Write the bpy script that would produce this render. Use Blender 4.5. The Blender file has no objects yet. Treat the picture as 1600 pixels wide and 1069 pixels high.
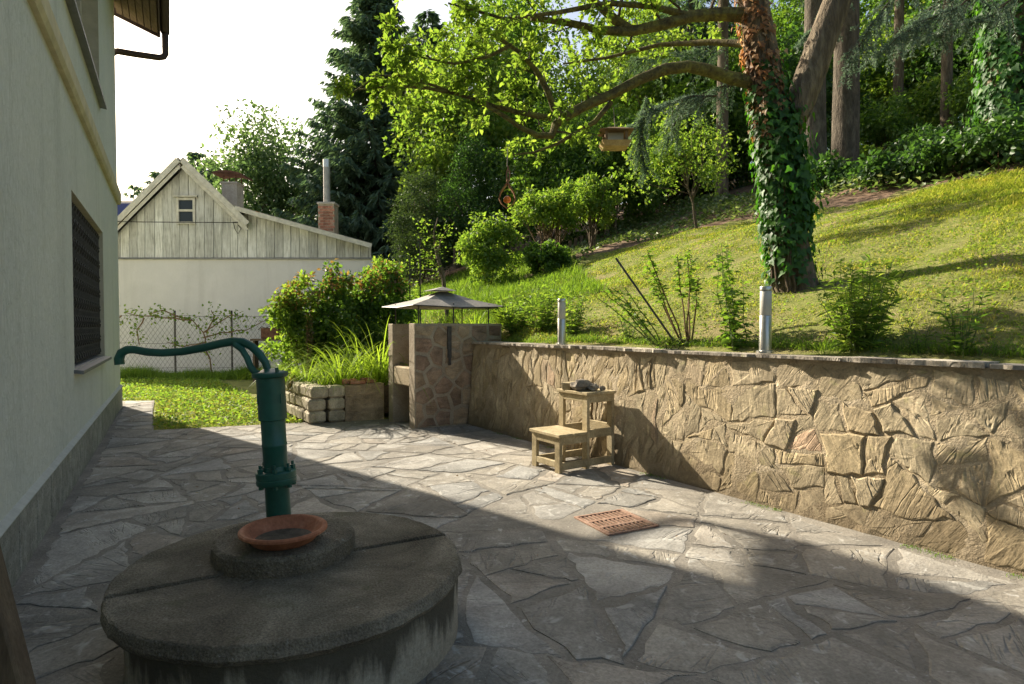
import bpy, math, random
import numpy as np
from mathutils import Vector, Matrix

# ------------------------------------------------------------------ camera, sky, sun, exposure
scene = bpy.context.scene
COL = scene.collection
FPX, CAM_H, PITCH = 950.0, 1.4, math.atan(24.5 / 950.0)
SUN_AZ, SUN_EL = math.radians(-47.8), math.radians(31.5)      # azimuth from +Y towards +X

cam_data = bpy.data.cameras.new('camera')
cam_data.sensor_width = 36.0
cam_data.lens = 36.0 * FPX / 1600.0
cam_data.clip_start, cam_data.clip_end = 0.05, 2000.0
cam = bpy.data.objects.new('camera', cam_data)
COL.objects.link(cam)
cam.location = (0, 0, CAM_H)
cam.rotation_euler = (math.pi / 2 - PITCH, 0, 0)
scene.camera = cam

world = bpy.data.worlds.new('World')
scene.world = world
world.use_nodes = True
wn = world.node_tree
wn.nodes.clear()
sky = wn.nodes.new('ShaderNodeTexSky')
sky.sky_type = 'NISHITA'
sky.sun_disc = False
sky.sun_elevation = SUN_EL
sky.sun_rotation = SUN_AZ
sky.air_density, sky.dust_density, sky.ozone_density = 1.3, 4.5, 1.0
wb = wn.nodes.new('ShaderNodeBackground')
wb.inputs['Strength'].default_value = 0.084
wo = wn.nodes.new('ShaderNodeOutputWorld')
wn.links.new(sky.outputs[0], wb.inputs[0])
wn.links.new(wb.outputs[0], wo.inputs[0])

sun_data = bpy.data.lights.new('sun', 'SUN')
sun_data.energy, sun_data.angle, sun_data.color = 5.0, math.radians(0.55), (1.0, 0.90, 0.74)
sun = bpy.data.objects.new('sun', sun_data)
COL.objects.link(sun)
_sd = Vector((math.sin(SUN_AZ) * math.cos(SUN_EL), math.cos(SUN_AZ) * math.cos(SUN_EL), math.sin(SUN_EL)))
sun.rotation_euler = (-_sd).to_track_quat('-Z', 'Y').to_euler()
sun.location = _sd * 60

scene.view_settings.view_transform = 'Standard'
scene.view_settings.look = 'None'
scene.view_settings.gamma = 1.0
scene.view_settings.use_curve_mapping = False
scene.view_settings.exposure = 1.25
scene.render.engine = 'CYCLES'
scene.cycles.use_denoising = True
scene.cycles.max_bounces = 5
scene.cycles.diffuse_bounces = 3
scene.cycles.transmission_bounces = 3
scene.cycles.transparent_max_bounces = 6
scene.cycles.sample_clamp_indirect = 6.0

# ------------------------------------------------------------------ helpers
R = random.Random(7)
_c, _s = math.cos(PITCH), math.sin(PITCH)


def at(px, py, Y):
    """world point seen at photograph pixel (px, py) at distance Y in front of the camera"""
    u, v = (px - 800.0) / FPX, -(py - 534.5) / FPX
    dx, dy, dz = u, _c + v * _s, -_s + v * _c
    t = Y / dy
    return Vector((dx * t, Y, CAM_H + dz * t))


def ground_at(px, py, z=0.0):
    u, v = (px - 800.0) / FPX, -(py - 534.5) / FPX
    dx, dy, dz = u, _c + v * _s, -_s + v * _c
    t = (z - CAM_H) / dz
    return Vector((dx * t, dy * t, z))


def tag(o, label=None, cat=None, group=None, kind=None):
    if label: o['label'] = label
    if cat: o['category'] = cat
    if group: o['group'] = group
    if kind: o['kind'] = kind
    return o


def thing(name, label, cat, loc=(0, 0, 0), group=None):
    o = bpy.data.objects.new(name, None)
    COL.objects.link(o)
    o.location = loc
    o.empty_display_size = 0.1
    return tag(o, label, cat, group, 'thing')


def world_loc(o):
    v = Vector((0, 0, 0))
    while o is not None:
        v += o.location
        o = o.parent
    return v


def link_mesh(name, me, parent=None):
    o = bpy.data.objects.new(name, me)
    COL.objects.link(o)
    if parent is not None:
        o.parent = parent
    return o


def np_mesh(name, V, F, mat, parent=None, smooth=False):
    """V (n,3) world coordinates, F (m,3) or (m,4) int array -> one mesh object"""
    V = np.asarray(V, dtype=np.float32)
    if parent is not None:
        V = V - np.array(world_loc(parent), dtype=np.float32)
    F = np.asarray(F, dtype=np.int32)
    k = F.shape[1]
    me = bpy.data.meshes.new(name)
    me.vertices.add(len(V))
    me.vertices.foreach_set('co', V.ravel())
    me.loops.add(F.size)
    me.loops.foreach_set('vertex_index', F.ravel())
    me.polygons.add(len(F))
    me.polygons.foreach_set('loop_start', np.arange(0, F.size, k, dtype=np.int32))
    me.polygons.foreach_set('loop_total', np.full(len(F), k, dtype=np.int32))
    if smooth:
        me.polygons.foreach_set('use_smooth', np.ones(len(F), dtype=bool))
    me.update(calc_edges=True)
    me.materials.append(mat)
    return link_mesh(name, me, parent)


class MB:
    """collects shapes in world coordinates and links them as ONE mesh object"""

    def __init__(self):
        self.v, self.f = [], []

    def add(self, verts, faces):
        n = len(self.v)
        self.v.extend([tuple(p) for p in verts])
        self.f.extend([tuple(i + n for i in q) for q in faces])
        return self

    def box(self, c, size, rot=None, bev=0.0):
        hx, hy, hz = size[0] / 2, size[1] / 2, size[2] / 2
        m = rot if rot is not None else Matrix.Identity(3)
        c = Vector(c)
        if bev <= 0:
            P = [Vector((sx * hx, sy * hy, sz * hz)) for sz in (-1, 1) for sx, sy in ((-1, -1), (1, -1), (1, 1), (-1, 1))]
            self.add([c + m @ p for p in P], [(3, 2, 1, 0), (4, 5, 6, 7), (0, 1, 5, 4), (1, 2, 6, 5), (2, 3, 7, 6), (3, 0, 4, 7)])
            return self
        b = min(bev, hx * .8, hy * .8, hz * .8)
        rings = []
        for z, ins in ((-hz, b), (-hz + b, 0), (hz - b, 0), (hz, b)):
            x, y = hx - ins, hy - ins
            q = b * .5 if ins == 0 else 0
            ring = []
            for sx, sy in ((-1, -1), (1, -1), (1, 1), (-1, 1)):
                if sx * sy > 0:
                    ring += [(sx * x, sy * (y - q), z), (sx * (x - q), sy * y, z)]
                else:
                    ring += [(sx * (x - q), sy * y, z), (sx * x, sy * (y - q), z)]
            rings.append(ring)
        V, F = [], []
        for r_ in rings:
            V += [c + m @ Vector(p) for p in r_]
        for k in range(3):
            for i in range(8):
                j = (i + 1) % 8
                F.append((k * 8 + i, k * 8 + j, k * 8 + 8 + j, k * 8 + 8 + i))
        F.append(tuple(range(7, -1, -1)))
        F.append(tuple(range(24, 32)))
        return self.add(V, F)

    def beam(self, a, b, w, h, up=(0, 0, 1), bev=0.0):
        a, b = Vector(a), Vector(b)
        d = b - a
        L = d.length
        x = d.normalized()
        upv = Vector(up)
        y = upv.cross(x)
        if y.length < 1e-4:
            y = Vector((1, 0, 0)).cross(x)
        y.normalize()
        z = x.cross(y)
        m = Matrix((x, y, z)).transposed()
        return self.box((a + b) / 2, (L, w, h), m, bev)

    def tube(self, path, rad, n=8, cap=True, wob=0.0, rnd=None):
        path = [Vector(p) for p in path]
        if not hasattr(rad, '__len__'):
            rad = [rad] * len(path)
        t0 = (path[1] - path[0]).normalized()
        ref = Vector((0, 0, 1)) if abs(t0.z) < .9 else Vector((1, 0, 0))
        u = t0.cross(ref).normalized()
        V, F = [], []
        m = len(path)
        for i, p in enumerate(path):
            t = (path[min(i + 1, m - 1)] - path[max(i - 1, 0)]).normalized()
            u = (u - t * u.dot(t)).normalized()
            w = t.cross(u)
            for k in range(n):
                a = 2 * math.pi * k / n
                r_ = rad[i] * (1 + (rnd.uniform(-wob, wob) if wob else 0))
                V.append(p + (u * math.cos(a) + w * math.sin(a)) * r_)
        for i in range(m - 1):
            for k in range(n):
                j = (k + 1) % n
                F.append((i * n + k, i * n + j, i * n + n + j, i * n + n + k))
        if cap:
            F.append(tuple(range(n - 1, -1, -1)))
            F.append(tuple(range((m - 1) * n, m * n)))
        return self.add(V, F)

    def lathe(self, c, prof, n=32, axis=None):
        """prof: list of (radius, height); closed at the ends when radius is 0"""
        c = Vector(c)
        m = axis if axis is not None else Matrix.Identity(3)
        V, F = [], []
        for r_, z in prof:
            for k in range(n):
                a = 2 * math.pi * k / n
                V.append(c + m @ Vector((r_ * math.cos(a), r_ * math.sin(a), z)))
        for i in range(len(prof) - 1):
            for k in range(n):
                j = (k + 1) % n
                F.append((i * n + k, i * n + j, i * n + n + j, i * n + n + k))
        if prof[0][0] > 1e-6:
            F.append(tuple(range(n - 1, -1, -1)))
        if prof[-1][0] > 1e-6:
            F.append(tuple(range((len(prof) - 1) * n, len(prof) * n)))
        return self.add(V, F)

    def extrude(self, poly, vec):
        """poly: planar list of points, vec: extrusion vector"""
        n = len(poly)
        vec = Vector(vec)
        P = [Vector(p) for p in poly]
        V = P + [p + vec for p in P]
        F = [tuple(range(n - 1, -1, -1)), tuple(range(n, 2 * n))]
        for i in range(n):
            j = (i + 1) % n
            F.append((i, j, n + j, n + i))
        return self.add(V, F)

    def build(self, name, mat, parent=None, smooth=False, recalc=True):
        off = world_loc(parent) if parent is not None else Vector((0, 0, 0))
        me = bpy.data.meshes.new(name)
        me.from_pydata([(p[0] - off.x, p[1] - off.y, p[2] - off.z) for p in self.v], [], self.f)
        me.update()
        if recalc:
            import bmesh
            bm = bmesh.new()
            bm.from_mesh(me)
            bmesh.ops.recalc_face_normals(bm, faces=bm.faces)
            bm.to_mesh(me)
            bm.free()
        me.materials.append(mat)
        if smooth:
            me.polygons.foreach_set('use_smooth', [True] * len(me.polygons))
            try:
                me.set_sharp_from_angle(angle=math.radians(42))
            except Exception:
                pass
        return link_mesh(name, me, parent)


# ------------------------------------------------------------------ materials
MATS = {}


class NT:
    def __init__(self, name):
        self.m = bpy.data.materials.new(name)
        self.m.use_nodes = True
        self.t = self.m.node_tree
        self.t.nodes.clear()
        self.out = self.n('ShaderNodeOutputMaterial')
        MATS[name] = self.m

    def n(self, typ, **kw):
        nd = self.t.nodes.new(typ)
        for k, v in kw.items():
            setattr(nd, k, v)
        return nd

    def l(self, a, b):
        self.t.links.new(a, b)

    def val(self, sock, v):
        if hasattr(v, 'is_linked') or isinstance(v, bpy.types.NodeSocket):
            self.l(v, sock)
        else:
            sock.default_value = v

    def coords(self, scale=(1, 1, 1), objrand=False, rot=False):
        tc = self.n('ShaderNodeTexCoord')
        src = tc.outputs['Object']
        mp = self.n('ShaderNodeMapping')
        self.l(src, mp.inputs['Vector'])
        mp.inputs['Scale'].default_value = scale
        if objrand:
            oi = self.n('ShaderNodeObjectInfo')
            sc = self.n('ShaderNodeVectorMath', operation='SCALE')
            sc.inputs[0].default_value = (37.0, 23.0, 51.0)
            self.l(oi.outputs['Random'], sc.inputs['Scale'])
            self.l(sc.outputs[0], mp.inputs['Location'])
            if rot:
                r2 = self.n('ShaderNodeVectorMath', operation='SCALE')
                r2.inputs[0].default_value = rot
                self.l(oi.outputs['Random'], r2.inputs['Scale'])
                self.l(r2.outputs[0], mp.inputs['Rotation'])
        return mp.outputs[0]

    def noise(self, vec, scale, detail=6, rough=.6, dist=0.0):
        nd = self.n('ShaderNodeTexNoise')
        self.l(vec, nd.inputs['Vector'])
        nd.inputs['Scale'].default_value = scale
        nd.inputs['Detail'].default_value = detail
        nd.inputs['Roughness'].default_value = rough
        nd.inputs['Distortion'].default_value = dist
        return nd.outputs['Fac']

    def ramp(self, fac, stops):
        nd = self.n('ShaderNodeValToRGB')
        self.l(fac, nd.inputs[0])
        cr = nd.color_ramp
        while len(cr.elements) > len(stops):
            cr.elements.remove(cr.elements[-1])
        while len(cr.elements) < len(stops):
            cr.elements.new(.5)
        for e, (p, c) in zip(cr.elements, stops):
            e.position = p
            e.color = (c, c, c, 1) if not hasattr(c, '__len__') else (c[0], c[1], c[2], 1)
        return nd.outputs[0]

    def mix(self, fac, a, b, mode='MIX'):
        nd = self.n('ShaderNodeMix', data_type='RGBA', blend_type=mode)
        self.val(nd.inputs[0], fac)
        for s, v in ((nd.inputs[6], a), (nd.inputs[7], b)):
            if isinstance(v, bpy.types.NodeSocket):
                self.l(v, s)
            else:
                s.default_value = (v[0], v[1], v[2], 1)
        return nd.outputs[2]

    def math(self, op, a, b=0.0):
        nd = self.n('ShaderNodeMath', operation=op)
        self.val(nd.inputs[0], a)
        self.val(nd.inputs[1], b)
        return nd.outputs[0]

    def rnd(self):
        return self.n('ShaderNodeObjectInfo').outputs['Random']

    def bump(self, h, strength, dist=.02, normal=None):
        nd = self.n('ShaderNodeBump')
        self.l(h, nd.inputs['Height'])
        nd.inputs['Strength'].default_value = strength
        nd.inputs['Distance'].default_value = dist
        if normal is not None:
            self.l(normal, nd.inputs['Normal'])
        return nd.outputs[0]

    def principled(self, col, rough=.8, metal=0.0, normal=None, spec=.3, trans=0.0, ior=1.45):
        b = self.n('ShaderNodeBsdfPrincipled')
        if isinstance(col, bpy.types.NodeSocket):
            self.l(col, b.inputs['Base Color'])
        else:
            b.inputs['Base Color'].default_value = (col[0], col[1], col[2], 1)
        self.val(b.inputs['Roughness'], rough)
        b.inputs['Metallic'].default_value = metal
        b.inputs['Specular IOR Level'].default_value = spec
        b.inputs['Transmission Weight'].default_value = trans
        b.inputs['IOR'].default_value = ior
        if normal is not None:
            self.l(normal, b.inputs['Normal'])
        self.l(b.outputs[0], self.out.inputs[0])
        return self.m


def foot_dirt(n, col):
    """trodden dirt and lichen, one pattern across the whole patio"""
    tc = n.n('ShaderNodeTexCoord').outputs['Object']
    d = n.ramp(n.noise(tc, .9, 4, .68, .5), [(.46, 0.0), (.70, .55)])
    col = n.mix(d, col, (.085, .08, .068))
    w = n.ramp(n.noise(tc, 5.5, 4, .78, .9), [(.63, 0.0), (.68, .55)])
    return n.mix(w, col, (.52, .51, .48))


def mottled(name, c1, c2, c3=None, scale=3.0, rough=.85, bump=.4, bscale=30.0, bdist=.01, stretch=(1, 1, 1), objvar=0.0, metal=0.0, spec=.25, speck=None, stain=False, low=None):
    """three-tone blotchy surface with grain and fine relief; objvar varies brightness per object"""
    n = NT(name)
    co = n.coords(stretch, objrand=objvar > 0)
    a = n.noise(co, scale, 4, .65, .3)
    col = n.ramp(a, [(.32, c1), (.62, c2)] if c3 is None else [(.28, c1), (.5, c2), (.7, c3)])
    g = n.noise(co, bscale, 3, .7)
    col = n.mix(.55, col, n.ramp(g, [(.3, .35), (.72, .8)]), 'OVERLAY')
    if speck:
        sp = n.ramp(n.noise(co, speck[1], 3, .5), [(speck[2], 0.0), (speck[2] + .06, 1.0)])
        col = n.mix(sp, col, speck[0])
    if stain:
        col = foot_dirt(n, col)
    if low:
        tc = n.n('ShaderNodeTexCoord')
        sx = n.n('ShaderNodeSeparateXYZ')
        n.l(tc.outputs['Object'], sx.inputs[0])
        f = n.math('ADD', sx.outputs[2], n.math('MULTIPLY', n.math('SUBTRACT', a, .5), .6))
        col = n.mix(n.ramp(f, [(max(low[1] - .2, 0), .7), (low[1] + .2, 0.0)]), col, low[0])
    if objvar > 0:
        k = n.math('ADD', n.math('MULTIPLY', n.rnd(), 2 * objvar), 1 - objvar)
        hs = n.n('ShaderNodeHueSaturation')
        n.l(col, hs.inputs['Color'])
        n.l(k, hs.inputs['Value'])
        col = hs.outputs[0]
    h = n.math('ADD', n.math('MULTIPLY', g, .5), a)
    return n.principled(col, rough, metal, n.bump(h, bump, bdist), spec)


def plain(name, c, rough=.6, metal=0.0, spec=.4, var=.12, scale=14.0):
    n = NT(name)
    a = n.noise(n.coords(), scale, 5, .6)
    col = n.mix(1.0, c, n.ramp(a, [(.3, 1 - var * 1.6), (.7, 1 + var * .3)]), 'MULTIPLY')
    return n.principled(col, n.math('ADD', n.math('MULTIPLY', a, .2), rough - .1), metal, n.bump(a, .12, .004), spec)


def leafmat(name, ca, cb, tr, cc=None, trans=.5, gloss=.35, patch=None):
    """two-sided leaf: diffuse + translucent, tint differing from leaf to leaf"""
    n = NT(name)
    g = n.n('ShaderNodeNewGeometry').outputs['Random Per Island']
    col = n.ramp(g, [(0, ca), (1, cb)] if cc is None else [(0, ca), (.75, cb), (1, cc)])
    if patch:                                           # drier and greener patches across the lawn
        co = n.coords()
        col = n.mix(n.ramp(n.noise(co, 1.1, 4, .65, .6), [(.42, 0.0), (.62, .75)]), col, n.mix(1.0, col, patch[0], 'MULTIPLY'))
        col = n.mix(n.ramp(n.noise(co, 6.0, 3, .6), [(.46, 0.0), (.60, .8)]), col, n.mix(1.0, col, patch[1], 'MULTIPLY'))
    b0 = n.n('ShaderNodeBsdfDiffuse')
    n.l(col, b0.inputs[0])
    gl = n.n('ShaderNodeBsdfGlossy')
    gl.inputs['Roughness'].default_value = .42
    b = n.n('ShaderNodeMixShader')
    b.inputs[0].default_value = gloss * .16
    n.l(b0.outputs[0], b.inputs[1])
    n.l(gl.outputs[0], b.inputs[2])
    t = n.n('ShaderNodeBsdfTranslucent')
    n.l(n.mix(1.0, col, tr, 'MULTIPLY'), t.inputs[0])
    ad = n.n('ShaderNodeMixShader')
    ad.inputs[0].default_value = trans
    n.l(b.outputs[0], ad.inputs[1])
    n.l(t.outputs[0], ad.inputs[2])
    n.l(ad.outputs[0], n.out.inputs[0])
    return n.m


# stone and masonry ----------------------------------------------------------
def stone_mat(name, tones, scale, strip, bump, bdist, plane=None, lichen=None, low=None, grain=60, crack=.6, spread=3.1, lean=0.0, soft=1.0, stain=False):
    """layered natural stone; the bedding runs at its own angle in the plane of each piece"""
    n = NT(name)
    tc = n.n('ShaderNodeTexCoord')
    oi = n.n('ShaderNodeObjectInfo')
    m1 = n.n('ShaderNodeMapping')
    n.l(tc.outputs['Object'], m1.inputs['Vector'])
    if plane is not None:
        m1.inputs['Rotation'].default_value = (0, 0, plane)
    sc = n.n('ShaderNodeVectorMath', operation='SCALE')
    sc.inputs[0].default_value = (37.0, 23.0, 51.0)
    n.l(oi.outputs['Random'], sc.inputs['Scale'])
    n.l(sc.outputs[0], m1.inputs['Location'])
    co = m1.outputs[0]
    vr = n.n('ShaderNodeVectorRotate', rotation_type='AXIS_ANGLE')
    n.l(co, vr.inputs['Vector'])
    vr.inputs['Axis'].default_value = (0, 1, 0) if plane is not None else (0, 0, 1)
    fr = n.math('FRACT', n.math('MULTIPLY', oi.outputs['Random'], 17.3))
    n.l(n.math('ADD', n.math('MULTIPLY', n.math('SUBTRACT', fr, .5), spread), lean), vr.inputs['Angle'])
    m2 = n.n('ShaderNodeMapping')
    n.l(vr.outputs[0], m2.inputs['Vector'])
    m2.inputs['Scale'].default_value = strip
    cs = m2.outputs[0]
    a = n.noise(co, scale, 4, .62, .4)
    st = n.noise(cs, 2.6, 4, .66, .35)
    col = n.ramp(oi.outputs['Random'], tones)
    col = n.mix(.85, col, n.ramp(a, [(.3, .30), (.7, .70)]), 'OVERLAY')
    col = n.mix(.75 * soft, col, n.ramp(st, [(.3, .33), (.7, .67)]), 'OVERLAY')
    g = n.noise(co, grain, 3, .7)
    col = n.mix(.55, col, n.ramp(g, [(.3, .28), (.7, .72)]), 'OVERLAY')
    if lichen:
        m = n.ramp(n.noise(co, lichen[1], 3, .7, .6), [(lichen[2], 0.0), (lichen[2] + .1, 1.0)])
        col = n.mix(n.math('MULTIPLY', m, lichen[3]), col, lichen[0])
    if low:                                             # splash soiling near the foot of the wall
        sx = n.n('ShaderNodeSeparateXYZ')
        n.l(tc.outputs['Object'], sx.inputs[0])
        f = n.math('ADD', sx.outputs[2], n.math('MULTIPLY', n.math('SUBTRACT', a, .5), .6))
        col = n.mix(n.ramp(f, [(max(low[1] - .2, 0), .6), (low[1] + .2, 0.0)]), col, low[0])
    if stain:
        col = foot_dirt(n, col)
    # open bedding cracks
    ck = n.noise(cs, 1.7, 3, .55, .6)
    ck = n.math('ABSOLUTE', n.math('SUBTRACT', ck, .5))
    cl = n.ramp(ck, [(0.0, 0.0), (.014, .25), (.03, 1.0)])
    br = n.ramp(n.noise(co, scale * 1.3, 2, .5), [(.48, 1.0), (.56, 0.0)])     # only in places
    cl = n.math('MAXIMUM', cl, br)
    h = n.math('ADD', n.math('MULTIPLY', st, 1.2 * soft), n.math('ADD', n.math('MULTIPLY', a, .6), n.math('MULTIPLY', g, .3 if soft > .9 else .55)))
    h = n.math('ADD', h, n.math('MULTIPLY', cl, crack))
    return n.principled(col, .9, 0, n.bump(h, bump, bdist), .2)


WPLANE = math.atan2(.833, .553)


M_FLAG = stone_mat('flagstone', [(0, (.24, .225, .195)), (.35, (.295, .27, .225)), (.7, (.27, .265, .245)), (.9, (.36, .335, .29)), (1, (.29, .25, .20))],
                   1.7, (1.0, 5.0, 1.0), .6, .016, None, ((.50, .49, .45), 7.0, .58, .6), grain=55, crack=1.0, soft=.45, stain=True)
M_BED = mottled('paving mortar', (.15, .138, .118), (.21, .192, .162), (.27, .248, .21), 3.0, .95, .9, 60, .016, speck=((.40, .375, .33), 50, .66), stain=True)
M_WSTONE = stone_mat('wall stone', [(0, (.33, .265, .16)), (.3, (.40, .32, .20)), (.55, (.37, .31, .205)), (.8, (.45, .37, .245)), (.95, (.40, .33, .22)), (1, (.42, .29, .195))],
                     2.6, (6.0, 1.0, 1.0), 0.6, .016, WPLANE, ((.36, .34, .15), 5.0, .60, .45), low=((.155, .118, .072), .26), grain=60, crack=2.2, spread=1.5, lean=0.0)
M_WMORT = mottled('wall mortar', (.30, .24, .155), (.37, .30, .20), (.42, .355, .255), 2.5, .95, 1.0, 60, .02, low=((.155, .118, .072), .26))
M_TSTONE = stone_mat('tower stone', [(0, (.25, .175, .125)), (.4, (.34, .25, .165)), (.7, (.36, .28, .19)), (1, (.30, .19, .14))],
                     4.0, (1.0, 1.0, 5.0), .8, .02, WPLANE, grain=80)
M_TMORT = mottled('tower mortar', (.25, .205, .155), (.33, .28, .21), (.39, .34, .265), 4.0, .95, .8, 70, .012)
M_CAP = stone_mat('coping slate', [(0, (.27, .24, .20)), (.5, (.34, .30, .245)), (1, (.40, .36, .295))], 4.0, (1, 6, 1), .8, .02, None,
                  ((.25, .26, .13), 8.0, .62, .5))
M_BLOCK = stone_mat('planter block', [(0, (.36, .32, .235)), (1, (.46, .41, .305))], 5.0, (1, 3, 1), .7, .02, None, ((.24, .26, .12), 8.0, .6, .5))

# concrete of the well
def concrete_lid():
    n = NT('well lid concrete')
    co = n.coords()
    a = n.noise(co, 2.6, 5, .65, .5)
    g = n.noise(co, 110, 4, .8)
    col = n.ramp(a, [(.32, (.10, .087, .063)), (.5, (.185, .16, .118)), (.68, (.31, .272, .205))])
    col = n.mix(.7, col, n.ramp(g, [(.36, .2), (.64, .8)]), 'OVERLAY')
    sp = n.ramp(n.noise(co, 16, 8, .8, .8), [(.62, 0.0), (.66, 1.0)])
    col = n.mix(n.math('MULTIPLY', sp, .6), col, (.46, .45, .41))
    vo = n.n('ShaderNodeTexVoronoi')
    n.l(co, vo.inputs['Vector'])
    vo.inputs['Scale'].default_value = 75
    peb = n.ramp(vo.outputs['Distance'], [(0.1, 1.0), (.5, 0.0)])
    col = n.mix(n.math('MULTIPLY', peb, .28), col, (.34, .305, .235))
    mo = n.ramp(n.noise(co, 4.5, 6, .7, .6), [(.58, 0.0), (.68, 1.0)])
    col = n.mix(n.math('MULTIPLY', mo, .5), col, (.10, .10, .045))
    h = n.math('ADD', n.math('MULTIPLY', peb, .6), n.math('ADD', g, n.math('MULTIPLY', a, .12)))
    return n.principled(col, .93, 0, n.bump(h, .9, .012), .2)


M_LID = concrete_lid()


def concrete_drum():
    n = NT('well drum concrete')
    co = n.coords()
    cv = n.coords((1.0, 1.0, .16))
    a = n.noise(co, 3.0, 8, .65, .4)
    dr = n.noise(cv, 7.0, 7, .65, .4)
    g = n.noise(co, 70, 5, .7)
    col = n.ramp(a, [(.3, (.23, .20, .15)), (.52, (.33, .295, .225)), (.72, (.42, .385, .31))])
    col = n.mix(.6, col, n.ramp(g, [(.3, .3), (.7, .75)]), 'OVERLAY')
    tc = n.n('ShaderNodeTexCoord')
    sx = n.n('ShaderNodeSeparateXYZ')
    n.l(tc.outputs['Object'], sx.inputs[0])
    f = n.math('ADD', n.math('MULTIPLY', sx.outputs[2], 1.6), dr)
    col = n.mix(n.ramp(f, [(.66, 0.0), (.80, .85)]), col, (.055, .05, .036))      # rain streaks under the rim
    return n.principled(col, .92, 0, n.bump(n.math('ADD', g, a), .7, .01), .2)


M_DRUM = concrete_drum()


def plaster(name, c1, c2, dirt, bump=.5):
    n = NT(name)
    co = n.coords()
    cv = n.coords((1.0, 1.0, .10))
    a = n.noise(co, .8, 6, .6, .3)
    d = n.noise(cv, 2.2, 6, .6, .3)
    g = n.noise(n.coords((1.0, 1.0, .5)), 24, 5, .72, .8)
    col = n.mix(n.ramp(a, [(.35, 0.0), (.65, 1.0)]), c1, c2)
    col = n.mix(n.ramp(d, [(.52, 0.0), (.78, .55)]), col, dirt)
    col = n.mix(.5 * min(bump * 2, 1), col, n.ramp(g, [(.3, .32), (.7, .68)]), 'OVERLAY')
    return n.principled(col, .9, 0, n.bump(g, bump, .02), .2)


M_PLASTER = plaster('house plaster', (.60, .63, .585), (.67, .69, .63), (.43, .45, .40), .9)
M_SHEDPL = plaster('shed plaster', (.57, .555, .55), (.63, .61, .605), (.45, .43, .42), .12)
M_TRIM = plain('cream trim', (.58, .52, .33), .75, 0, .25, .18, 5)
M_REVEAL = plain('window reveal', (.50, .47, .37), .8, 0, .25, .15, 6)
M_PLINTH = mottled('granite plinth', (.16, .16, .14), (.25, .25, .22), (.34, .335, .30), 9.0, .75, .5, 70, .006, objvar=.12, speck=((.10, .10, .09), 80, .60))
M_IRON = plain('wrought iron', (.085, .08, .075), .55, .2, .4, .3, 20)
M_GLASS = NT('window glass').principled((.02, .025, .03), .05, 0, None, .6)
M_ZINC = plain('zinc sheet', (.19, .195, .20), .5, .3, .5, .2, 8)
M_SOFFIT = mottled('soffit boards', (.10, .07, .045), (.16, .11, .075), None, 3.0, .7, .3, 30, .006, (8, 1, 8), .15)
M_FASCIA = plain('brown fascia', (.075, .05, .042), .6, 0, .3, .2, 8)
M_ROOFT = plain('roof tile', (.14, .09, .07), .8, 0, .3, .2, 4)


def shed_board():
    n = NT('weathered white boards')
    co = n.coords((1, 1, 1), True)
    cv = n.coords((9.0, 9.0, .7), True)
    st = n.noise(cv, 3.0, 8, .7, .4)
    a = n.noise(co, 1.5, 6, .6)
    col = n.ramp(st, [(.30, (.27, .26, .235)), (.48, (.50, .495, .465)), (.70, (.69, .69, .66))])
    col = n.mix(.7, col, n.ramp(a, [(.3, .3), (.7, .7)]), 'OVERLAY')
    k = n.math('ADD', n.math('MULTIPLY', n.rnd(), .35), .8)
    hs = n.n('ShaderNodeHueSaturation')
    n.l(col, hs.inputs['Color'])
    n.l(k, hs.inputs['Value'])
    return n.principled(hs.outputs[0], .85, 0, n.bump(st, .3, .006), .2)


M_BOARD = shed_board()
M_BARGE = plain('white bargeboard', (.60, .57, .50), .7, 0, .3, .2, 7)
L_LEDGE = plain('plinth ledge', (.48, .49, .45), .8)
M_DARK = plain('dark gap', (.035, .03, .025), .95, 0, .1)
M_FIBRE = mottled('fibre cement roof', (.20, .185, .155), (.29, .27, .23), (.36, .33, .28), 2.5, .9, .3, 30, .01, speck=((.40, .20, .07), 5.0, .64))
M_BRICK = mottled('old brick', (.22, .10, .07), (.32, .15, .10), (.36, .24, .18), 7, .9, .5, 50, .008, objvar=.3)
M_CHIM = mottled('chimney render', (.33, .30, .26), (.42, .39, .34), None, 4, .9, .3, 40, .008)
M_RUST = mottled('rusty sheet', (.06, .03, .022), (.11, .055, .038), (.17, .085, .055), 9, .8, .4, 50, .005)
M_RUSTY_GRATE = mottled('rusty drain iron', (.17, .10, .07), (.27, .165, .115), (.34, .23, .17), 12, .75, .4, 60, .004)
M_FLUE = plain('flue pipe', (.40, .38, .35), .5, .3, .4, .2, 6)
M_STEEL = plain('brushed steel', (.56, .55, .52), .32, .9, .5, .08, 30)
M_LENS = plain('frosted lamp lens', (.55, .53, .47), .35, 0, .5, .08, 10)
M_SOLAR = plain('solar cell', (.015, .04, .15), .85, 0, .03, .1, 6)


def pump_paint():
    n = NT('green pump paint')
    co = n.coords()
    a = n.noise(co, 9, 6, .6)
    col = n.ramp(a, [(.35, (.010, .068, .050)), (.65, (.018, .105, .078))])
    r = n.ramp(n.noise(co, 26, 8, .75, .5), [(.66, 0.0), (.72, 1.0)])
    col = n.mix(n.math('MULTIPLY', r, .8), col, (.15, .075, .04))
    g = n.noise(co, 120, 3, .6)
    return n.principled(col, .38, 0, n.bump(n.math('ADD', g, n.math('MULTIPLY', a, 2.0)), .16, .004), .5)


M_PUMP = pump_paint()
M_TERRA = mottled('terracotta', (.22, .085, .045), (.34, .135, .072), (.42, .20, .12), 8, .75, .2, 60, .003)
M_SOILDRY = mottled('dirt', (.07, .055, .04), (.12, .095, .07), None, 12, .95, .8, 60, .01)


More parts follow.
